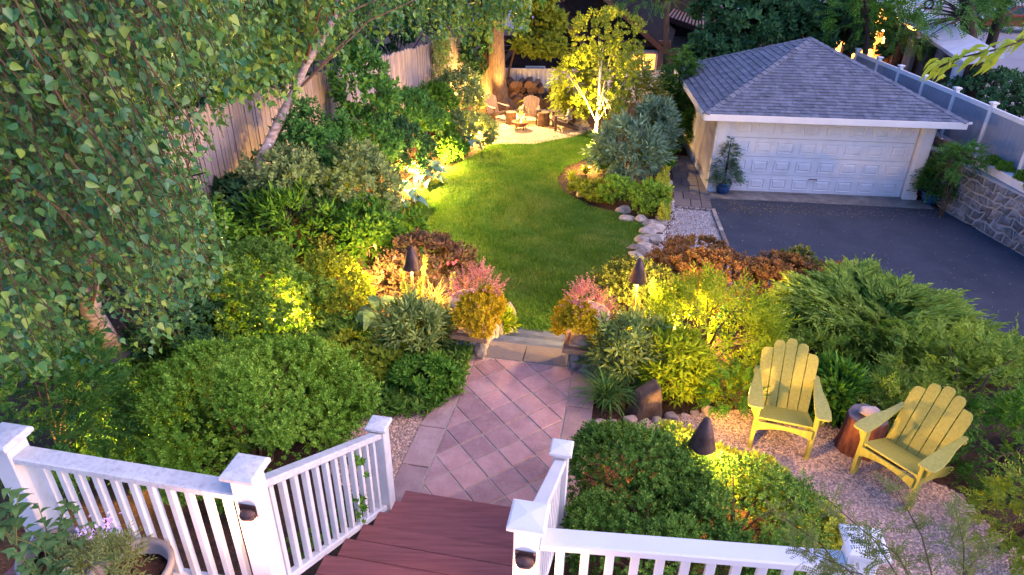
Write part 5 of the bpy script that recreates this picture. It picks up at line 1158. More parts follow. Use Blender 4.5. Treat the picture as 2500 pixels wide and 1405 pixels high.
# junipers and evergreens on the bank to the right
def juniper(u, v, zc, wpx, hpx, n, leafk, label, seed, size=.42, tip=None, cat='juniper'):
    c = P(u, v, zc); w = depth(c); rx, rz = wpx*w/FPX, hpx*w/FPX; g = gzf(c[0], c[1]); r = empty('juniper', (c[0], c[1], g), 0, label, cat); rng = np.random.default_rng(seed)
    az = rng.uniform(0, 6.28, n); el = rng.uniform(-.15, .75, n)**1.0; rad = rng.uniform(.35, 1, n)**.6; K = 11; ka = rng.uniform(0, 6.28, K); kl = rng.uniform(.75, 1.2, K)
    d0 = np.argmin(np.abs((az[:, None]-ka+math.pi) % (2*math.pi)-math.pi), 1); rad = rad*kl[d0]
    pos = np.stack([np.cos(az)*rad*rx, np.sin(az)*rad*rx*.85, np.sin(el)*rz*1.25+rad*.1-.1*rz], 1); d = np.stack([np.cos(az), np.sin(az), .42-el*.15+0*az], 1)
    keep = (pos+c)[:, 2] > gz(pos[:, 0]+c[0], pos[:, 1]+c[1]); V, F = scatter(TP['frond'], (pos+c-np.array(r.location))[keep], d[keep], size, rng, .85, .25); put('foliage', V, F, LF[leafk], r); stems(r, (c[0], c[1], g), c, (rx, rx*.8, rz*.6), 9, .02); return r
juniper(2110, 795, 1.75, 175, 66, 2900, 'juniper', 'spreading juniper with pale pointed sprays beside the driveway', 1, .30)
juniper(2230, 870, 1.5, 190, 75, 2300, 'juniper', 'lower juniper sprays behind the stump', 2, .27)
shrub(2370, 950, 1.7, 215, 135, 'yew', 'juniper', 'broad dense evergreen on the bank right of the juniper', 'evergreen', 'evergreen_shrub', dens=.95, size=.19, cr=.3)
shrub(2475, 1100, 1.95, 150, 165, 'yew', 'mid', 'green evergreen behind the right yellow chair', 'evergreen', 'evergreen_shrub', dens=.95, size=.18, cr=.3)
shrub(2490, 1270, 2.1, 100, 130, 'yew', 'olive', 'nearest evergreen at the right edge of the patio', 'evergreen', 'evergreen_shrub', dens=.95, size=.17, cr=.3)
shrub(2190, 1000, 1.8, 110, 75, 'yew', 'juniper', 'short evergreen skirt behind the stump and the right chair', 'evergreen', 'evergreen_shrub', dens=1.8, size=.18)
shrub(2035, 965, 1.95, 48, 52, 'lance', 'mid', 'dark lily like plant between the left chair and the stump', 'plant', 'leafy_plant', dens=.7, size=.24)
shrub(1990, 880, 1.7, 70, 60, 'yew', 'juniper', 'juniper branches above the dark lily like plant', 'juniper', 'juniper', dens=.7, size=.22)
# near right boxwoods and glowing sedum
shrub(1560, 1170, 2.15, 185, 125, 'box', 'box2', 'dark green boxwood touching the right stair railing', 'boxwood', 'boxwood', dens=1.15, cr=.3, ns=9, size=.082)
shrub(1800, 1270, 2.1, 215, 115, 'box', 'box2', 'wide low boxwood behind the right deck railing', 'boxwood', 'boxwood', dens=1.1, cr=.3, ns=9, size=.082)
shrub(1560, 1330, 2.2, 190, 110, 'box', 'box2', 'boxwood seen between the right railing balusters', 'boxwood', 'boxwood', dens=.9, cr=.3, ns=5, size=.082)
cover('golden_creeper', [(1610, 1050), (1700, 1060), (1790, 1100), (1900, 1145), (1990, 1215), (2050, 1300), (2060, 1360), (1980, 1360), (1900, 1260), (1760, 1190), (1640, 1120)], ZT+.1, 2600, 'whorl', 'gold', .055, 'golden creeping ground cover glowing beside the near path light', 31, .2)
cover('golden_sedum', [(1600, 470), (1622, 425), (1632, 470), (1634, 520), (1622, 548), (1606, 548), (1615, 500)], .4, 900, 'small', 'gold', .13, 'golden creeping plant spilling over the walkway edging', 32, .3)
cover('low_groundcover', [(1385, 470), (1400, 452), (1470, 465), (1500, 500), (1490, 508), (1440, 500)], .4, 500, 'small', 'olive', .13, 'low olive ground cover around the small pale rock', 33, .2)
# urn plantings
for p, s, nm in ((pr, 1, 'right'), (pl_, 2, 'left')):
    r = empty('heather', (p[0], p[1], 2.42), 0, f'purple pink heather standing in the {nm} urn', 'heather', None); o = np.array(r.location)
    foliage(r, p*np.array([1, 1, 0])+np.array([.03, .04, 2.50]), (.25, .24, .24) if s == 1 else (.27, .25, .3), 'heather', LF['heather'], dens=.8, size=.16, cr=.4, zmin=-.2)
    r2 = empty('golden_sedum', (p[0], p[1], 2.42), 0, f'golden sedum trailing over the rim of the {nm} urn', 'sedum'); rng = np.random.default_rng(60+s); n = 900
    az = rng.uniform(math.pi*.75, math.pi*1.62, n) if s == 1 else rng.uniform(math.pi*1.3, math.pi*2.1, n); t = rng.uniform(0, 1, n); rr_ = np.where(rng.random(n) < .45, .24*rng.random(n)**.5, .19+.12*np.sin(t*2.2))+rng.normal(size=n)*.02; z = np.where(rr_ < .2, .12+.06*rng.random(n), .10-.40*t**1.6*(.6+.4*np.cos(az*2+s)))+rng.normal(size=n)*.02
    pos = np.stack([np.cos(az)*rr_, np.sin(az)*rr_, z], 1); d = np.stack([np.cos(az), np.sin(az), .8-1.4*t], 1); V, F = scatter(TP['small'], pos, d, .075, rng, .2); put('foliage', V, F, LF['sedum'], r2)
shrub(1218, 792, 1.35, 24, 16, 'lance', 'willow', 'small lime plant tucked behind the left cheek wall', 'plant', 'leafy_plant', dens=.7, size=.16, ns=3)
# hostas at the lawn's left edge
for k, (u, v, z, n, L, lb) in enumerate(((1045, 445, .5, 20, .42, 'large blue hosta in the middle of the left lawn edge'), (1142, 372, .42, 14, .36, 'blue hosta near the fire pit end of the lawn'), (985, 500, .5, 12, .38, 'blue hosta nearest the camera at the left lawn edge'))):
    p = P(u, v, z); leafy('hosta', (p[0], p[1], gzf(p[0], p[1])), n, L, .33, 'hosta', lb, 'hosta', 30+k, hgt=.5, group='blue hostas along the lawn')
shrub(1105, 365, .75, 36, 30, 'maple', 'mid', 'round leaved green plant beside the far blue hosta', 'plant', 'leafy_plant', dens=.8, size=.22, ns=4)
shrub(1000, 415, .8, 40, 25, 'small', 'azalea', 'low dull purple plant beside the large blue hosta', 'plant', 'leafy_plant', dens=.5, size=.15, ns=3)
p = P(1288, 272, .5); leafy('hosta', (p[0], p[1], .4), 10, .3, .22, 'lime', 'variegated pale hosta behind the rear fire pit chair', 'hosta', 41, hgt=.4)
# right bed
shrub(1535, 370, 1.15, 88, 72, 'lance', 'bluegreen', 'grey blue willow like shrub beside the slim uplit tree', 'shrub', 'shrub', dens=.7, size=.3, cr=.3)
shrub(1600, 318, 1.5, 48, 62, 'lance', 'bluegreen', 'blue green shrub in front of the hemlock', 'shrub', 'shrub', dens=.8, size=.26)
shrub(1505, 468, .68, 48, 34, 'box', 'box', 'left of two clipped boxwoods right of the lawn', 'boxwood', 'boxwood', dens=.9, size=.12)
shrub(1585, 486, .7, 50, 42, 'box', 'box', 'right of two clipped boxwoods beside the walkway', 'boxwood', 'boxwood', dens=.9, size=.12)
shrub(1600, 385, .8, 45, 40, 'ovate', 'mid', 'green bush at the walkway edge behind the boxwoods', 'shrub', 'shrub', dens=.8, size=.2)
shrub(1480, 405, .6, 20, 18, 'ovate', 'mid', 'small leafy plant at the foot of the slim uplit tree', 'plant', 'leafy_plant', dens=.6, size=.16, ns=3)
def tree(name, label, base, pts, rad, crowns, kind, leafk, bark, dens=.7, size=None, group=None, branches=8, cat='tree', K=None, cr=.36, seed=1, up=None):
    base = np.array(base, float); r = empty(name, base, 0, label, cat, group); o = base; V, F = tube([np.array(q)-o for q in pts], rad, 10); tr = put('trunk', V, F, M[bark], r, True); rng = np.random.default_rng(seed)
    P0 = np.array(pts)
    for c, rd in crowns:
        foliage(r, np.array(c, float), rd, kind, LF[leafk], dens=dens, size=size, K=K, cr=cr, up=up)
        for k in range(branches):
            i = rng.integers(len(P0)//2, len(P0)); d = unit(rng.normal(size=3)); t = np.array(c)+d*np.array(rd)*.75; s = P0[i]; V, F = tube([s-o, s*.5+t*.5+np.array([0, 0, .08])-o, t-o], [min(.05, rad[-1]*.6), min(.025, rad[-1]*.4), .004], 6); put('branch', V, F, M[bark], tr)
    return r
def XP(u, v, y): return PY(u, v, y)
yt = 18.2
tree('slim_tree', 'slim pale trunked tree lit bright yellow from below right of the lawn', P(1452, 398, .4), [P(1452, 398, .38), XP(1453, 345, yt), XP(1457, 300, yt), XP(1462, 230, yt), XP(1470, 130, yt)], [.055, .045, .042, .035, .02],
     [(XP(1455, 262, yt), (.8, .7, .45)), (XP(1462, 180, yt), (1.05, .9, .6)), (XP(1480, 95, yt+.2), (1.0, .9, .75))], 'small', 'lit', 'palebirch', dens=.24, size=.16, branches=4, cr=.3)
shrub(1402, 225, 1.45, 50, 92, 'conif', 'lit', 'golden arborvitae glowing beside the log pile', 'evergreen', 'arborvitae', dens=1.6, size=.3)
shrub(1555, 255, 1.5, 55, 75, 'conif', 'kousa', 'bushy yellow lit evergreen behind the slim tree', 'evergreen', 'arborvitae', dens=.7, size=.36)
shrub(1520, 190, 2.2, 60, 60, 'ovate', 'kousa', 'leafy shrub hiding the lit house window', 'shrub', 'shrub', dens=.45, size=.28)
def cone_tree(name, label, base, h, r0, n, kind, leafk, size, bark='darkbark', cat='conifer', seed=1, z0=.08, group=None, lean=0):
    r = empty(name, base, 0, label, cat, group); rng = np.random.default_rng(seed); t = rng.random(n)**.75; t = z0+(1-z0)*(1-t[::-1]) if False else z0+(1-z0)*(1-np.sqrt(rng.random(n)))
    az = rng.uniform(0, 6.28, n); tier = .82+.25*np.sin(t*h*9+az); rad = r0*(1-t)**.8*tier*rng.uniform(.45, 1, n)**.5+.02
    pos = np.stack([np.cos(az)*rad+lean*t, np.sin(az)*rad, t*h], 1); d = np.stack([np.cos(az), np.sin(az), .12+.5*t], 1); V, F = scatter(TP[kind], pos, d, size*(1.15-.5*t), rng, .75, .25); put('foliage', V, F, LF[leafk], r)
    V, F = tube([(0, 0, -.05), (lean*.5, 0, h*.5), (lean, 0, h*.95)], [.02+.02*h, .012+.01*h, .006], 8); put('trunk', V, F, M[bark], r); return r
p = P(1640, 340, .3); cone_tree('hemlock', 'tall dark green hemlock left of the garage', (p[0], p[1], .3), 2.9, .95, 1300, 'conif', 'conif', .42, seed=2)
cone_tree('potted_conifer', 'small blue green conifer growing in the left blue pot', (pb1[0], pb1[1], .3), 1.25, .36, 420, 'conif', 'bluegreen', .2, seed=3)
cone_tree('potted_conifer', 'wide olive conifer growing in the right blue pot', (pb2[0], pb2[1], .32), 1.35, .55, 520, 'conif', 'conif', .26, seed=4, lean=.15)
shrub(2345, 400, .9, 45, 45, 'conif', 'conif', 'dark evergreen sprig against the stone wall behind the right pot', 'shrub', 'shrub', dens=.5, size=.26, ns=4)
pq = np.array([11.55, 15.0, 1.42]); r = empty('trailing_plant', pq, 0, 'small green plants growing in the white planter box', 'plant')
for dy, dz, s_ in ((-.95, .0, .22), (-.3, .04, .13), (.35, .02, .12), (.8, .03, .12)): foliage(r, pq+np.array([-.06 if dy < -.5 else 0, dy, dz]), (s_*.9, s_*1.2, s_*.7), 'ovate', LF['willow' if dy < -.5 else 'mid'], dens=.5, size=.11)
# spruce with two trunks and the tall bare trunk
b = P(1216, 268, .4); yb_ = b[1]
r = empty('old_tree', (b[0], b[1], .38), 0, 'massive old tree trunk lit orange behind the fire pit', 'tree'); o = np.array(r.location)
pp = [PY(1216, 275, yb_), PY(1214, 240, yb_), PY(1210, 180, yb_), PY(1210, 100, yb_), PY(1209, 20, yb_), PY(1208, -140, yb_)]; V, F = tube([q-o for q in pp], [.58, .40, .34, .29, .26, .2], 18); put('trunk', V, F, M['bark'], r, True)
for k in range(6): w = k*1.05+.3; V, F = tube([(0, 0, .55), (math.cos(w)*.45, math.sin(w)*.4, .15), (math.cos(w)*.85, math.sin(w)*.7, -.08)], [.22, .17, .06], 7); put('root', V, F, M['bark'], r, True)
foliage(r, PY(1180, -130, yb_), (3.2, 2.6, 1.5), 'conif', LF['conif'], dens=.3, size=.9); foliage(r, np.array([o[0], o[1]+1.2, 8.4]), (4.2, 3.4, 1.6), 'conif', LF['conif'], dens=.6, size=.8, name='upper_crown')
b2 = PY(1186, 262, yb_+.6); r = empty('old_tree', (b2[0], b2[1], .38), 0, 'darker second trunk just left of the massive lit trunk', 'tree'); o = np.array(r.location)
V, F = tube([PY(1190, 262, yb_+.6)-o, PY(1190, 180, yb_+.6)-o, PY(1190, 80, yb_+.6)-o, PY(1186, -100, yb_+.6)-o], [.34, .27, .24, .2], 12); put('trunk', V, F, M['darkbark'], r, True)
b3 = PY(1628, 190, 27); r = empty('bare_trunk', (b3[0], b3[1], .3), 0, 'tall straight bare trunk in front of the dark houses', 'tree'); o = np.array(r.location)
V, F = tube([np.array([b3[0], b3[1], .3])-o, PY(1627, 120, 27)-o, PY(1626, 0, 27)-o, PY(1625, -160, 27)-o], [.14, .12, .11, .1], 10); put('trunk', V, F, M['bark'], r, True)
for k, (u, v) in enumerate(((1560, -20), (1700, -30), (1600, 30), (1660, 10))): V, F = tube([PY(1626, -30+8*k, 27)-o, PY((u+1626)/2, v-10, 27)-o, PY(u, v, 27.3)-o], [.05, .035, .012], 6); put('branch', V, F, M['bark'], r)
foliage(r, PY(1590, -5, 27), (1.6, 1.2, .45), 'pinnate', LF['conif'], dens=.35, size=.5); foliage(r, np.array([b3[0]-1.2, 29.0, 8.6]), (5.2, 4.2, 1.8), 'maple', LF['dark'], dens=.75, size=.6, name='upper_crown')
# kousa like tree lit from below, thin leaning stem
b = P(1250, 255, .4); tree('leafy_tree', 'yellow lit broad leaved small tree in front of the dark gable', (b[0], b[1]+.3, .4), [PY(1236, 235, 25.2), PY(1243, 170, 25.2), PY(1262, 105, 25.2), PY(1300, 60, 25.2), PY(1320, 10, 25.2)], [.05, .045, .04, .035, .03],
     [(PY(1312, 100, 25.2), (.85, .7, .55)), (PY(1330, 50, 25.4), (.75, .7, .6)), (PY(1295, -5, 25.4), (.9, .8, .5)), (PY(1345, 118, 25), (.5, .5, .4))], 'maple', 'lit', 'twig', dens=.6, size=.28, branches=3)
# dark maples behind the garage
k = 0
for (u, v, y, rx, rz, lb) in ((1830, 60, 26.5, 2.2, 1.35, 'dense dark maple behind the left slope of the garage roof'), (1960, 30, 28, 2.5, 1.5, 'dense dark maple behind the garage roof peak'), (2075, 95, 26, 1.6, 1.3, 'dark leafy maple against the orange lit wall'), (1745, 140, 25.5, 1.1, 1.0, 'low dark maple branches behind the left end of the garage roof')):
    c = PY(u, v, y); tree('maple_tree', lb, (c[0], c[1], .2), [(c[0], c[1], .2), (c[0]+.1, c[1], 1.2), c, c+np.array([.1, 0, .6])], [.22, .2, .14, .08], [(c, (rx, rx*.8, rz))], 'maple', 'dark', 'darkbark', dens=.28 if k == 2 else .8, size=.3, branches=5, cr=.28, seed=k+2, group='maples behind the garage'); k += 1
def lattice(u, v, y, label, pts, rad, crowns, leafk='conif', seed=3, dens=.7, size=.5):
    b = PY(u, v, y); g_ = gzf(b[0], b[1]); return tree('locust_tree', label, (b[0], b[1], g_), [np.array([b[0], b[1], g_])]+[PY(*q, y) for q in pts], rad, crowns, 'pinnate', leafk, 'darkbark', dens=dens, size=size, branches=6, seed=seed, group='locust trees beyond the vinyl fence')
lattice(2365, 200, 25, 'thick dark locust trunk beyond the vinyl fence', [(2368, 120), (2362, 40), (2355, -80)], [.28, .25, .23, .2], [(PY(2270, 30, 24.5), (1.7, 1.3, .8)), (PY(2215, 85, 24.5), (.8, .7, .5)), (PY(2340, -5, 25), (1.4, 1, .6))])
lattice(2400, 190, 26, 'leaning dark locust trunk right of the thick one', [(2418, 110), (2440, 40), (2465, -60)], [.2, .18, .16, .14], [(PY(2455, 20, 26), (1.2, 1, .6)), (PY(2400, 40, 26), (.8, .7, .5))], seed=5)
lattice(2120, 140, 24.5, 'pale green locust branches hanging over the garage roof edge', [(2118, 90), (2115, 40), (2105, -60)], [.1, .09, .08, .06], [(PY(2095, 30, 24.5), (.85, .8, .75)), (PY(2135, -10, 24.5), (.9, .8, .4))], 'mid', 7)
shrub(2430, 240, 1.9, 120, 58, 'small', 'dark', 'dark spreading hedge behind the vinyl fence at the right edge', 'hedge', 'hedge', dens=1.0, size=.24)
shrub(2300, 170, 1.6, 60, 40, 'small', 'dark', 'dark scrub below the porch building', 'shrub', 'shrub', dens=.5, size=.3)
# ================================================================== WEEPING BIRCHES
def birchleaf():
    h = [(0, 0), (.33, .1), (.37, .34), (.2, .66), (0, 1)]
    ring = [(x, y) for x, y in h]+[(-x, y) for x, y in h[-2:0:-1]]; n = len(ring)
    V = np.array([(x, y, .25*abs(x)-.16*y*y+.04*math.sin(9*y)*abs(x)) for x, y in ring]+[(0, .42, -.035)], float)
    return V, np.array([(i, n, (i+1) % n)[::-1] for i in range(n)])
BL = birchleaf()
def strands(root, tips, dirs, lens, spacing, size, leafk, rng, twigm, nobj=0, hang=.75):
    pos = []; dr = []; mb = MB(); o = np.array(root.location)
    for tip, d, L in zip(tips, dirs, lens):
        n = max(3, int(L/spacing)); top = tip+d*L; bow = rng.normal(size=3)*.06*L; q = []
        for t in np.linspace(0, 1, 4): q.append(tip+(top-tip)*t+bow*math.sin(math.pi*t)-o)
        mb.add(*tube(q, [.0015, .0025, .003, .004], 3, False))
        t = rng.random(n)[:, None]; pp_ = tip+(top-tip)*t+bow*np.sin(math.pi*t)+rng.normal(size=(n, 3))*.02; pos.append(pp_); dr.append(rng.normal(size=(n, 3))*.55+np.array([.25, 0, -hang]))
    pos = np.concatenate(pos); dr = np.concatenate(dr); tag(put('twig', np.concatenate(mb.V), mb.F, twigm, root), kind='stuff')
    near = np.argsort(np.linalg.norm(pos-CAM, axis=1)); io, im = near[:nobj], near[nobj:]
    V, F = scatter([BL], pos[im]-o, dr[im], size, rng, .25, .2); tag(put('foliage', V, F, LF[leafk], root, True), kind='stuff' if nobj else None)
    if nobj:
        me = mesh('leaf', *BL, LF['birchobj'], None, True); y = unit(dr[io]); z0 = unit(rng.normal(size=y.shape)*.75+np.array([0, 0, .25])); x = unit(np.cross(y, z0)); z = np.cross(x, y); s = size*rng.uniform(.8, 1.25, len(io))
        for i in range(len(io)):
            m4 = Matrix.Identity(4)
            for r_ in range(3): m4[r_][0] = x[i][r_]*s[i]; m4[r_][1] = y[i][r_]*s[i]; m4[r_][2] = z[i][r_]*s[i]; m4[r_][3] = pos[io[i]][r_]-o[r_]
            link('leaf', me, root, m4)
rng = np.random.default_rng(77)
B1 = [(-60, -80), (560, -80), (640, 60), (600, 200), (560, 330), (500, 430), (520, 540), (565, 640), (510, 740), (430, 830), (350, 890), (230, 900), (90, 930), (-60, 950)]
tb = P(325, 884, ZT+.05); r = empty('weeping_birch', (tb[0], tb[1], ZT), 0, 'near weeping birch whose hanging leaves fill the left of the view', 'tree'); o = np.array(r.location)
tp = [tb, P(318, 875, ZT+.14), PY(262, 835, tb[1]-.1), PY(222, 760, tb[1]-.2), PY(205, 620, tb[1]-.2), PY(215, 430, tb[1]), PY(228, 150, tb[1]), PY(235, -200, tb[1])]
V, F = tube([q-o for q in tp], [.16, .17, .13, .11, .10, .085, .06, .05], 12); trk = put('trunk', V, F, M['birch'], r, True)
for k in range(14):
    s = tp[3+k % 4]; t = PY(rng.uniform(-50, 520), rng.uniform(-60, 620), rng.uniform(3.2, 6.6)); V, F = tube([s-o, s*.55+t*.45+np.array([0, 0, .3])-o, t-o], [.02, .012, .004], 6); put('branch', V, F, M['twig'], trk)
q = []; 
while len(q) < 2350:
    u, v = rng.uniform(-60, 640), rng.uniform(-80, 950)
    if inpoly(np.array(u), np.array(v), B1) and not (400 < u < 720 and 240 < v < 470 and rng.random() < .72) and not (185 < u < 370 and 715 < v < 910 and rng.random() < .85): q.append((u, v))
dd = 2.8+4.5*rng.random(len(q))**.75
tips = np.array([CAM+ray(u, v)*d for (u, v), d in zip(q, dd)]); tips[:, 2] = np.maximum(tips[:, 2], 1.95)
dirs = unit(np.stack([rng.normal(size=len(q))*.22-.32, rng.normal(size=len(q))*.25, np.ones(len(q))], 1))
strands(r, tips, dirs, rng.uniform(.45, 1.1, len(q)), .033, .042, 'birch', rng, M['chartwig'], 300)
# second, leaning birch by the fence
FB = -5.75
lp = [PA(618, 440, FB), PA(640, 385, FB), PA(680, 300, FB), PA(715, 232, FB), PA(745, 160, FB), PA(785, 100, FB), PA(815, 45, FB), PA(840, -60, FB)]
r = empty('leaning_birch', lp[0]-np.array([0, 0, .3]), 0, 'leaning birch with a ringed pale trunk in front of the stockade fence', 'tree'); o = np.array(r.location)
V, F = tube([lp[0]-np.array([.05, 0, .5])-o]+[q-o for q in lp], [.09, .085, .08, .078, .074, .07, .065, .06, .05], 12); trk = put('trunk', V, F, M['birch'], r, True)
bq = PA(658, 355, FB+.13); tag(put('bark_tag', ICO[1][0]*.03+bq-o, ICO[1][1], M['white'], trk), 'small white tag')
foliage(r, lp[6]+np.array([.3, .5, 2.2]), (2.6, 3.2, 1.1), 'ovate', LF['birch'], dens=.3, size=.3, name='upper_crown')
for k in range(9):
    s = lp[3+k % 4]; t = PA(rng.uniform(600, 1150), rng.uniform(-60, 60), FB+rng.uniform(-.8, 1.5)); V, F = tube([s-o, s*.5+t*.5+np.array([0, 0, .3])-o, t-o], [.022, .014, .005], 6); put('branch', V, F, M['twig'], trk)
q = []
B2 = [(560, -60), (1190, -60), (1180, 60), (1120, 100), (1080, 150), (1030, 100), (960, 100), (900, 130), (850, 190), (800, 190), (760, 150), (720, 250), (640, 270), (560, 260), (560, 80)]
while len(q) < 620:
    u, v = rng.uniform(560, 1190), rng.uniform(-60, 270)
    if inpoly(np.array(u), np.array(v), B2): q.append((u, v))
tips = np.array([PA(u, v, rng.uniform(-6.5, -5.9) if rng.random() < .8 else rng.uniform(-5.7, -4.9)) for u, v in q]); dirs = unit(np.stack([rng.normal(size=len(q))*.15-.1, rng.normal(size=len(q))*.15, np.ones(len(q))], 1))
strands(r, tips, dirs, rng.uniform(.6, 1.4, len(q)), .05, .10, 'birch', rng, M['twig'])
q = [(rng.uniform(1185, 1290), 85-(abs(rng.normal())*45)) for _ in range(60)]+[(rng.uniform(1120, 1200), rng.uniform(-30, 150)) for _ in range(50)]
r = empty('hanging_branch', PY(1240, -60, 21), 0, 'drooping leafy branch hanging in front of the massive trunk', 'branch')
tips = np.array([PY(u, v, rng.uniform(20, 22)) for u, v in q]); dirs = unit(np.stack([rng.normal(size=len(q))*.12, rng.normal(size=len(q))*.12, np.ones(len(q))], 1)); strands(r, tips, dirs, rng.uniform(.5, 1.0, len(q)), .055, .13, 'birch', rng, M['twig'])
V, F = tube([PY(900, -140, 20)-np.array(r.location), PY(1060, -110, 20.5)-np.array(r.location), PY(1290, -60, 21.5)-np.array(r.location)], [.08, .05, .02], 6); put('limb', V, F, M['darkbark'], r)
# ---- foreground bits close to the lens
r = empty('lime_branch', CAM+ray(2520, 85)*3.0, 0, 'bright lime leaved branch reaching in at the upper right', 'branch'); o = np.array(r.location); me = mesh('leaf', *bigleaf(1, .125, .3, .06), LF['lime'], None, True)
bp = [CAM+ray(u, v)*d-o for u, v, d in ((2560, 70, 3.0), (2440, 120, 3.05), (2350, 140, 3.1), (2285, 165, 3.15))]; V, F = tube(bp, [.008, .006, .004, .002], 6); put('twig', V, F, M['twig'], r)
for k in range(46):
    t = rng.random()*2.999; i = int(t); p = bp[i]+(bp[i+1]-bp[i])*(t-i)+rng.normal(size=3)*.02; s = rng.uniform(.06, .11); d = unit(np.array([-.75, rng.normal()*.4, -.55+rng.normal()*.35])); z0 = unit(np.array([rng.normal()*.3, -.4, .8])); x = unit(np.cross(d, z0)); z = np.cross(x, d)
    m4 = Matrix.Identity(4)
    for q_ in range(3): m4[q_][0] = x[q_]*s; m4[q_][1] = d[q_]*s; m4[q_][2] = z[q_]*s; m4[q_][3] = p[q_]
    link('leaf', me, r, m4)
def sage(p, h, n, label, seed, sp=.16, fl=None):
    r = empty('sage_plant', p, 0, label, 'herb'); rng = np.random.default_rng(seed); me = mesh('leaf', *bigleaf(1, .27, .35, .05), LF['sage'], None, True); mb = MB()
    for s in range(n):
        a = rng.uniform(0, 6.28); e = np.array([math.cos(a)*sp*rng.uniform(.4, 1.1), math.sin(a)*sp*.7, h*rng.uniform(.7, 1.05)]); mb.add(*tube([(0, 0, 0), e*.5+np.array([0, 0, .03]), e], [.004, .003, .002], 5))
        for k in range(9):
            t = .3+.7*k/8; b = e*t; az = k*2.0+rng.uniform(-.3, .3); m4 = Matrix.Translation(b) @ Matrix.Rotation(az, 4, 'Z') @ Matrix.Rotation(R_(rng.uniform(0, 40)), 4, 'X'); l = .075*rng.uniform(.7, 1.2)*(1.15-.4*t); link('leaf', me, r, m4 @ Matrix.Diagonal((l, l, l, 1)))
        if fl and s < 2:
            m = 46; q = e+np.array([0, 0, .07])*rng.random((m, 1))+rng.normal(size=(m, 3))*.018; V, F = scatter(TP['single'], q, unit(rng.normal(size=(m, 3))+np.array([0, 0, .5])), .022, rng, .2); put('blossom', V, F, LF['violet'], r)
    mb.build('stem', LF['fern'], r); return r
sage(np.array([*bp2[:2], 3.32]), .34, 9, 'broad leaved sage growing out of the half hidden planter', 3, .2); sage(np.array([bp1[0]-.1, bp1[1]+.03, 3.32]), .36, 4, 'sage with small violet flowers in the big grey planter', 4, .1, True)
q = CAM+ray(95, 1395)*2.75; sage(np.array([q[0], q[1], q[2]-.22]), .26, 10, 'leafy herb at the very bottom left corner', 6, .2); q = CAM+ray(-10, 1230)*2.8; sage(np.array([q[0], q[1], q[2]-.25]), .34, 5, 'herb stem at the left edge in front of the corner post', 7, .1)
q = CAM+ray(255, 1385)*2.85; r = empty('thyme_plant', q, 0, 'wispy fine leaved herb between the two grey planters', 'herb'); foliage(r, q, (.13, .09, .11), 'willow', LF['fern'], dens=.35, size=.09, floor=0); mb = MB()
for k in range(8): e = rng.normal(size=3)*np.array([.1, .05, .06]); mb.add(*tube([(0, 0, -.2), e], .0022, 4))
mb.build('stem', M['twig'], r)
# feathery fronds in front of the right railing
r = empty('feathery_plant', CAM+ray(2250, 1500)*2.0, 0, 'wispy feathery fronds in front of the right railing and chair', 'plant'); o = np.array(r.location); pos = []; dr = []; mb = MB()
for (u0, v0, u1, v1, d) in ((2250, 1500, 2010, 1210, 2.0), (2300, 1500, 2180, 1180, 2.1), (2350, 1500, 2330, 1230, 2.0), (2180, 1500, 1930, 1330, 1.95), (2260, 1480, 2100, 1290, 1.9), (2300, 1480, 2420, 1330, 2.1), (2200, 1480, 1990, 1380, 2.0), (2120, 1480, 1880, 1240, 2.1)):
    a, b = CAM+ray(u0, v0)*d, CAM+ray(u1, v1)*(d+.1); m = a*.5+b*.5+np.array([0, 0, .05]); mb.add(*tube([a-o, m-o, b-o], [.003, .0022, .001], 4)); side = unit(np.cross(b-a, (0, 1., .3)))
    for k in range(60):
        t = .25+.75*rng.random(); c_ = a*(1-t)**2+m*2*t*(1-t)+b*t*t; pos.append(c_+rng.normal(size=3)*.014-o); dr.append(unit(b-a)*.6+side*rng.choice((-1, 1))*.9+rng.normal(size=3)*.3)
V, F = scatter(TP['pinnate'], np.array(pos), np.array(dr), .045, rng, .3); put('fronds', V*1.0, F, LF['fern'], r); mb.build('stem', M['twig'], r)
# ivy sprigs poking through the left stair balusters
for (u, v, n) in ((860, 1235, 16), (785, 1310, 8), (835, 1265, 6), (740, 1325, 6), (858, 1125, 4)):
    p = P(u, v, 2.55 if v > 1200 else 3.0); r = empty('ivy_sprig', p, 0, {860: 'largest ivy sprig poking through the stair balusters', 785: 'ivy sprig low between the middle stair balusters', 835: 'ivy sprig below the largest one on the stair railing', 740: 'ivy sprig near the left newel on the stair railing', 858: 'tiny ivy sprig under the sloping stair handrail'}[u], 'ivy', 'ivy sprigs on the stair railing')
    pos = rng.normal(size=(n*3, 3))*np.array([.05, .05, .05]); V, F = scatter(TP['whorl'], pos, unit(pos+np.array([.5, -.3, .5])), .042, rng, .3); put('foliage', V, F, LF['mid'], r); V, F = tube([(-.12, .06, -.06), (0, 0, 0), (.04, -.02, .03)], .003, 4); put('stem', V, F, M['twig'], r)
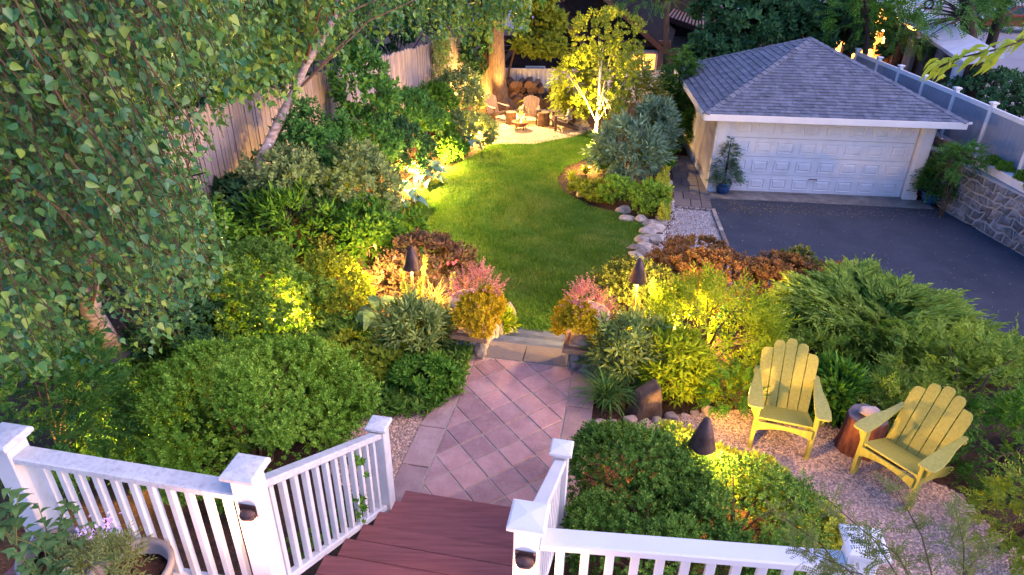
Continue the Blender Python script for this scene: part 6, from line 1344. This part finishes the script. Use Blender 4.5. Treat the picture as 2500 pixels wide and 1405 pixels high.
# ================================================================== GARDEN LAMPS
def uplight(u, v, z, power, label, tgt=None, angle=95, dz=.2, off=(0, 0), spill=0):
    p = P(u, v, z)+np.array([off[0], off[1], 0]); g_ = gzf(p[0], p[1]); r = empty('garden_uplight', (p[0], p[1], g_), 0, label, 'lamp', 'uplights in the beds'); V, F = lathe([(.02, 0), (.02, .04), (.04, .05), (.05, .11), (.042, .11), (.03, .08)], 12); put('housing', V, F, M['bronze'], r, True); V, F = lathe([(.03, .085), (.028, .09)], 10); put('lens', V, F, M['lens'], r)
    if tgt is None: lamp('POINT', (p[0], p[1], g_+dz+.12), power)
    else:
        lamp('SPOT', (p[0], p[1], g_+dz), power, WARM, .03, tgt, angle)
        if spill: lamp('POINT', (p[0], p[1], g_+dz+.1), spill)
uplight(1446, 408, .4, 640, 'uplight at the foot of the slim tree', XP(1465, 200, yt), 58, off=(-.12, -.3), spill=8, dz=.2)
uplight(1165, 352, .4, 26, 'uplight beside the low variegated shrub at the gravel edge', off=(0, 0))
uplight(1012, 482, .45, 62, 'uplight under the golden clump at the left lawn edge', dz=.55)
uplight(1080, 412, .45, 40, 'uplight beside the large blue hosta')
uplight(945, 585, 1.0, 35, 'uplight glowing through the broad leaved shrub')
uplight(1150, 262, .5, 60, 'uplight below the variegated bush at the fence end')
uplight(1385, 290, .4, 110, 'uplight in front of the golden arborvitae', off=(0, -.2))
uplight(1233, 270, .4, 130, 'uplight at the foot of the massive trunk aimed at the leafy tree', PY(1315, 70, 25.2), 80)
uplight(1235, 285, .4, 130, 'uplight aimed up the massive trunk', PY(1210, 40, yb_), 50)
uplight(1545, 300, .4, 10, 'uplight among the evergreens right of the slim tree')
uplight(905, 760, 1.5, 13, 'added hidden uplight between the lit olive shrub and the hosta', dz=.45)  # lamp added to yellow this bed; its real source is unknown
uplight(700, 800, ZT, 16, 'added hidden uplight under the dark small leaved shrub')  # added for the yellow light on these shrubs, no known fixture
uplight(1650, 820, 1.5, 40, 'added hidden uplight at the left foot of the feathery bush', dz=.5)  # added to brighten the feathery bush, no known fixture
uplight(1735, 1200, ZT, 10, 'uplight glowing inside the near right boxwoods')
uplight(1505, 800, 1.5, 5, 'uplight beside the right urn on its outer side')
uplight(1078, 800, 1.5, 5, 'added hidden uplight beside the left urn on its outer side')  # unseen lamp added to make the left urn's sedum more golden
uplight(330, 1130, ZT, 8, 'uplight under the left deck railing')
dl = PY(1196, 40, yb_-.35); r = empty('tree_downlight', dl, 0, 'small downlight fixed high on the massive trunk', 'lamp'); V, F = lathe([(.03, .12), (.05, .1), (.055, 0), (.04, 0)], 12); put('housing', V, F, M['bronze'], r, True)
lamp('SPOT', (dl[0]-.1, dl[1]-.25, dl[2]-.05), 430, (1, .64, .28), .05, P(1290, 325, .38), 75, .6)
print('leaf triangles', TRI[0])
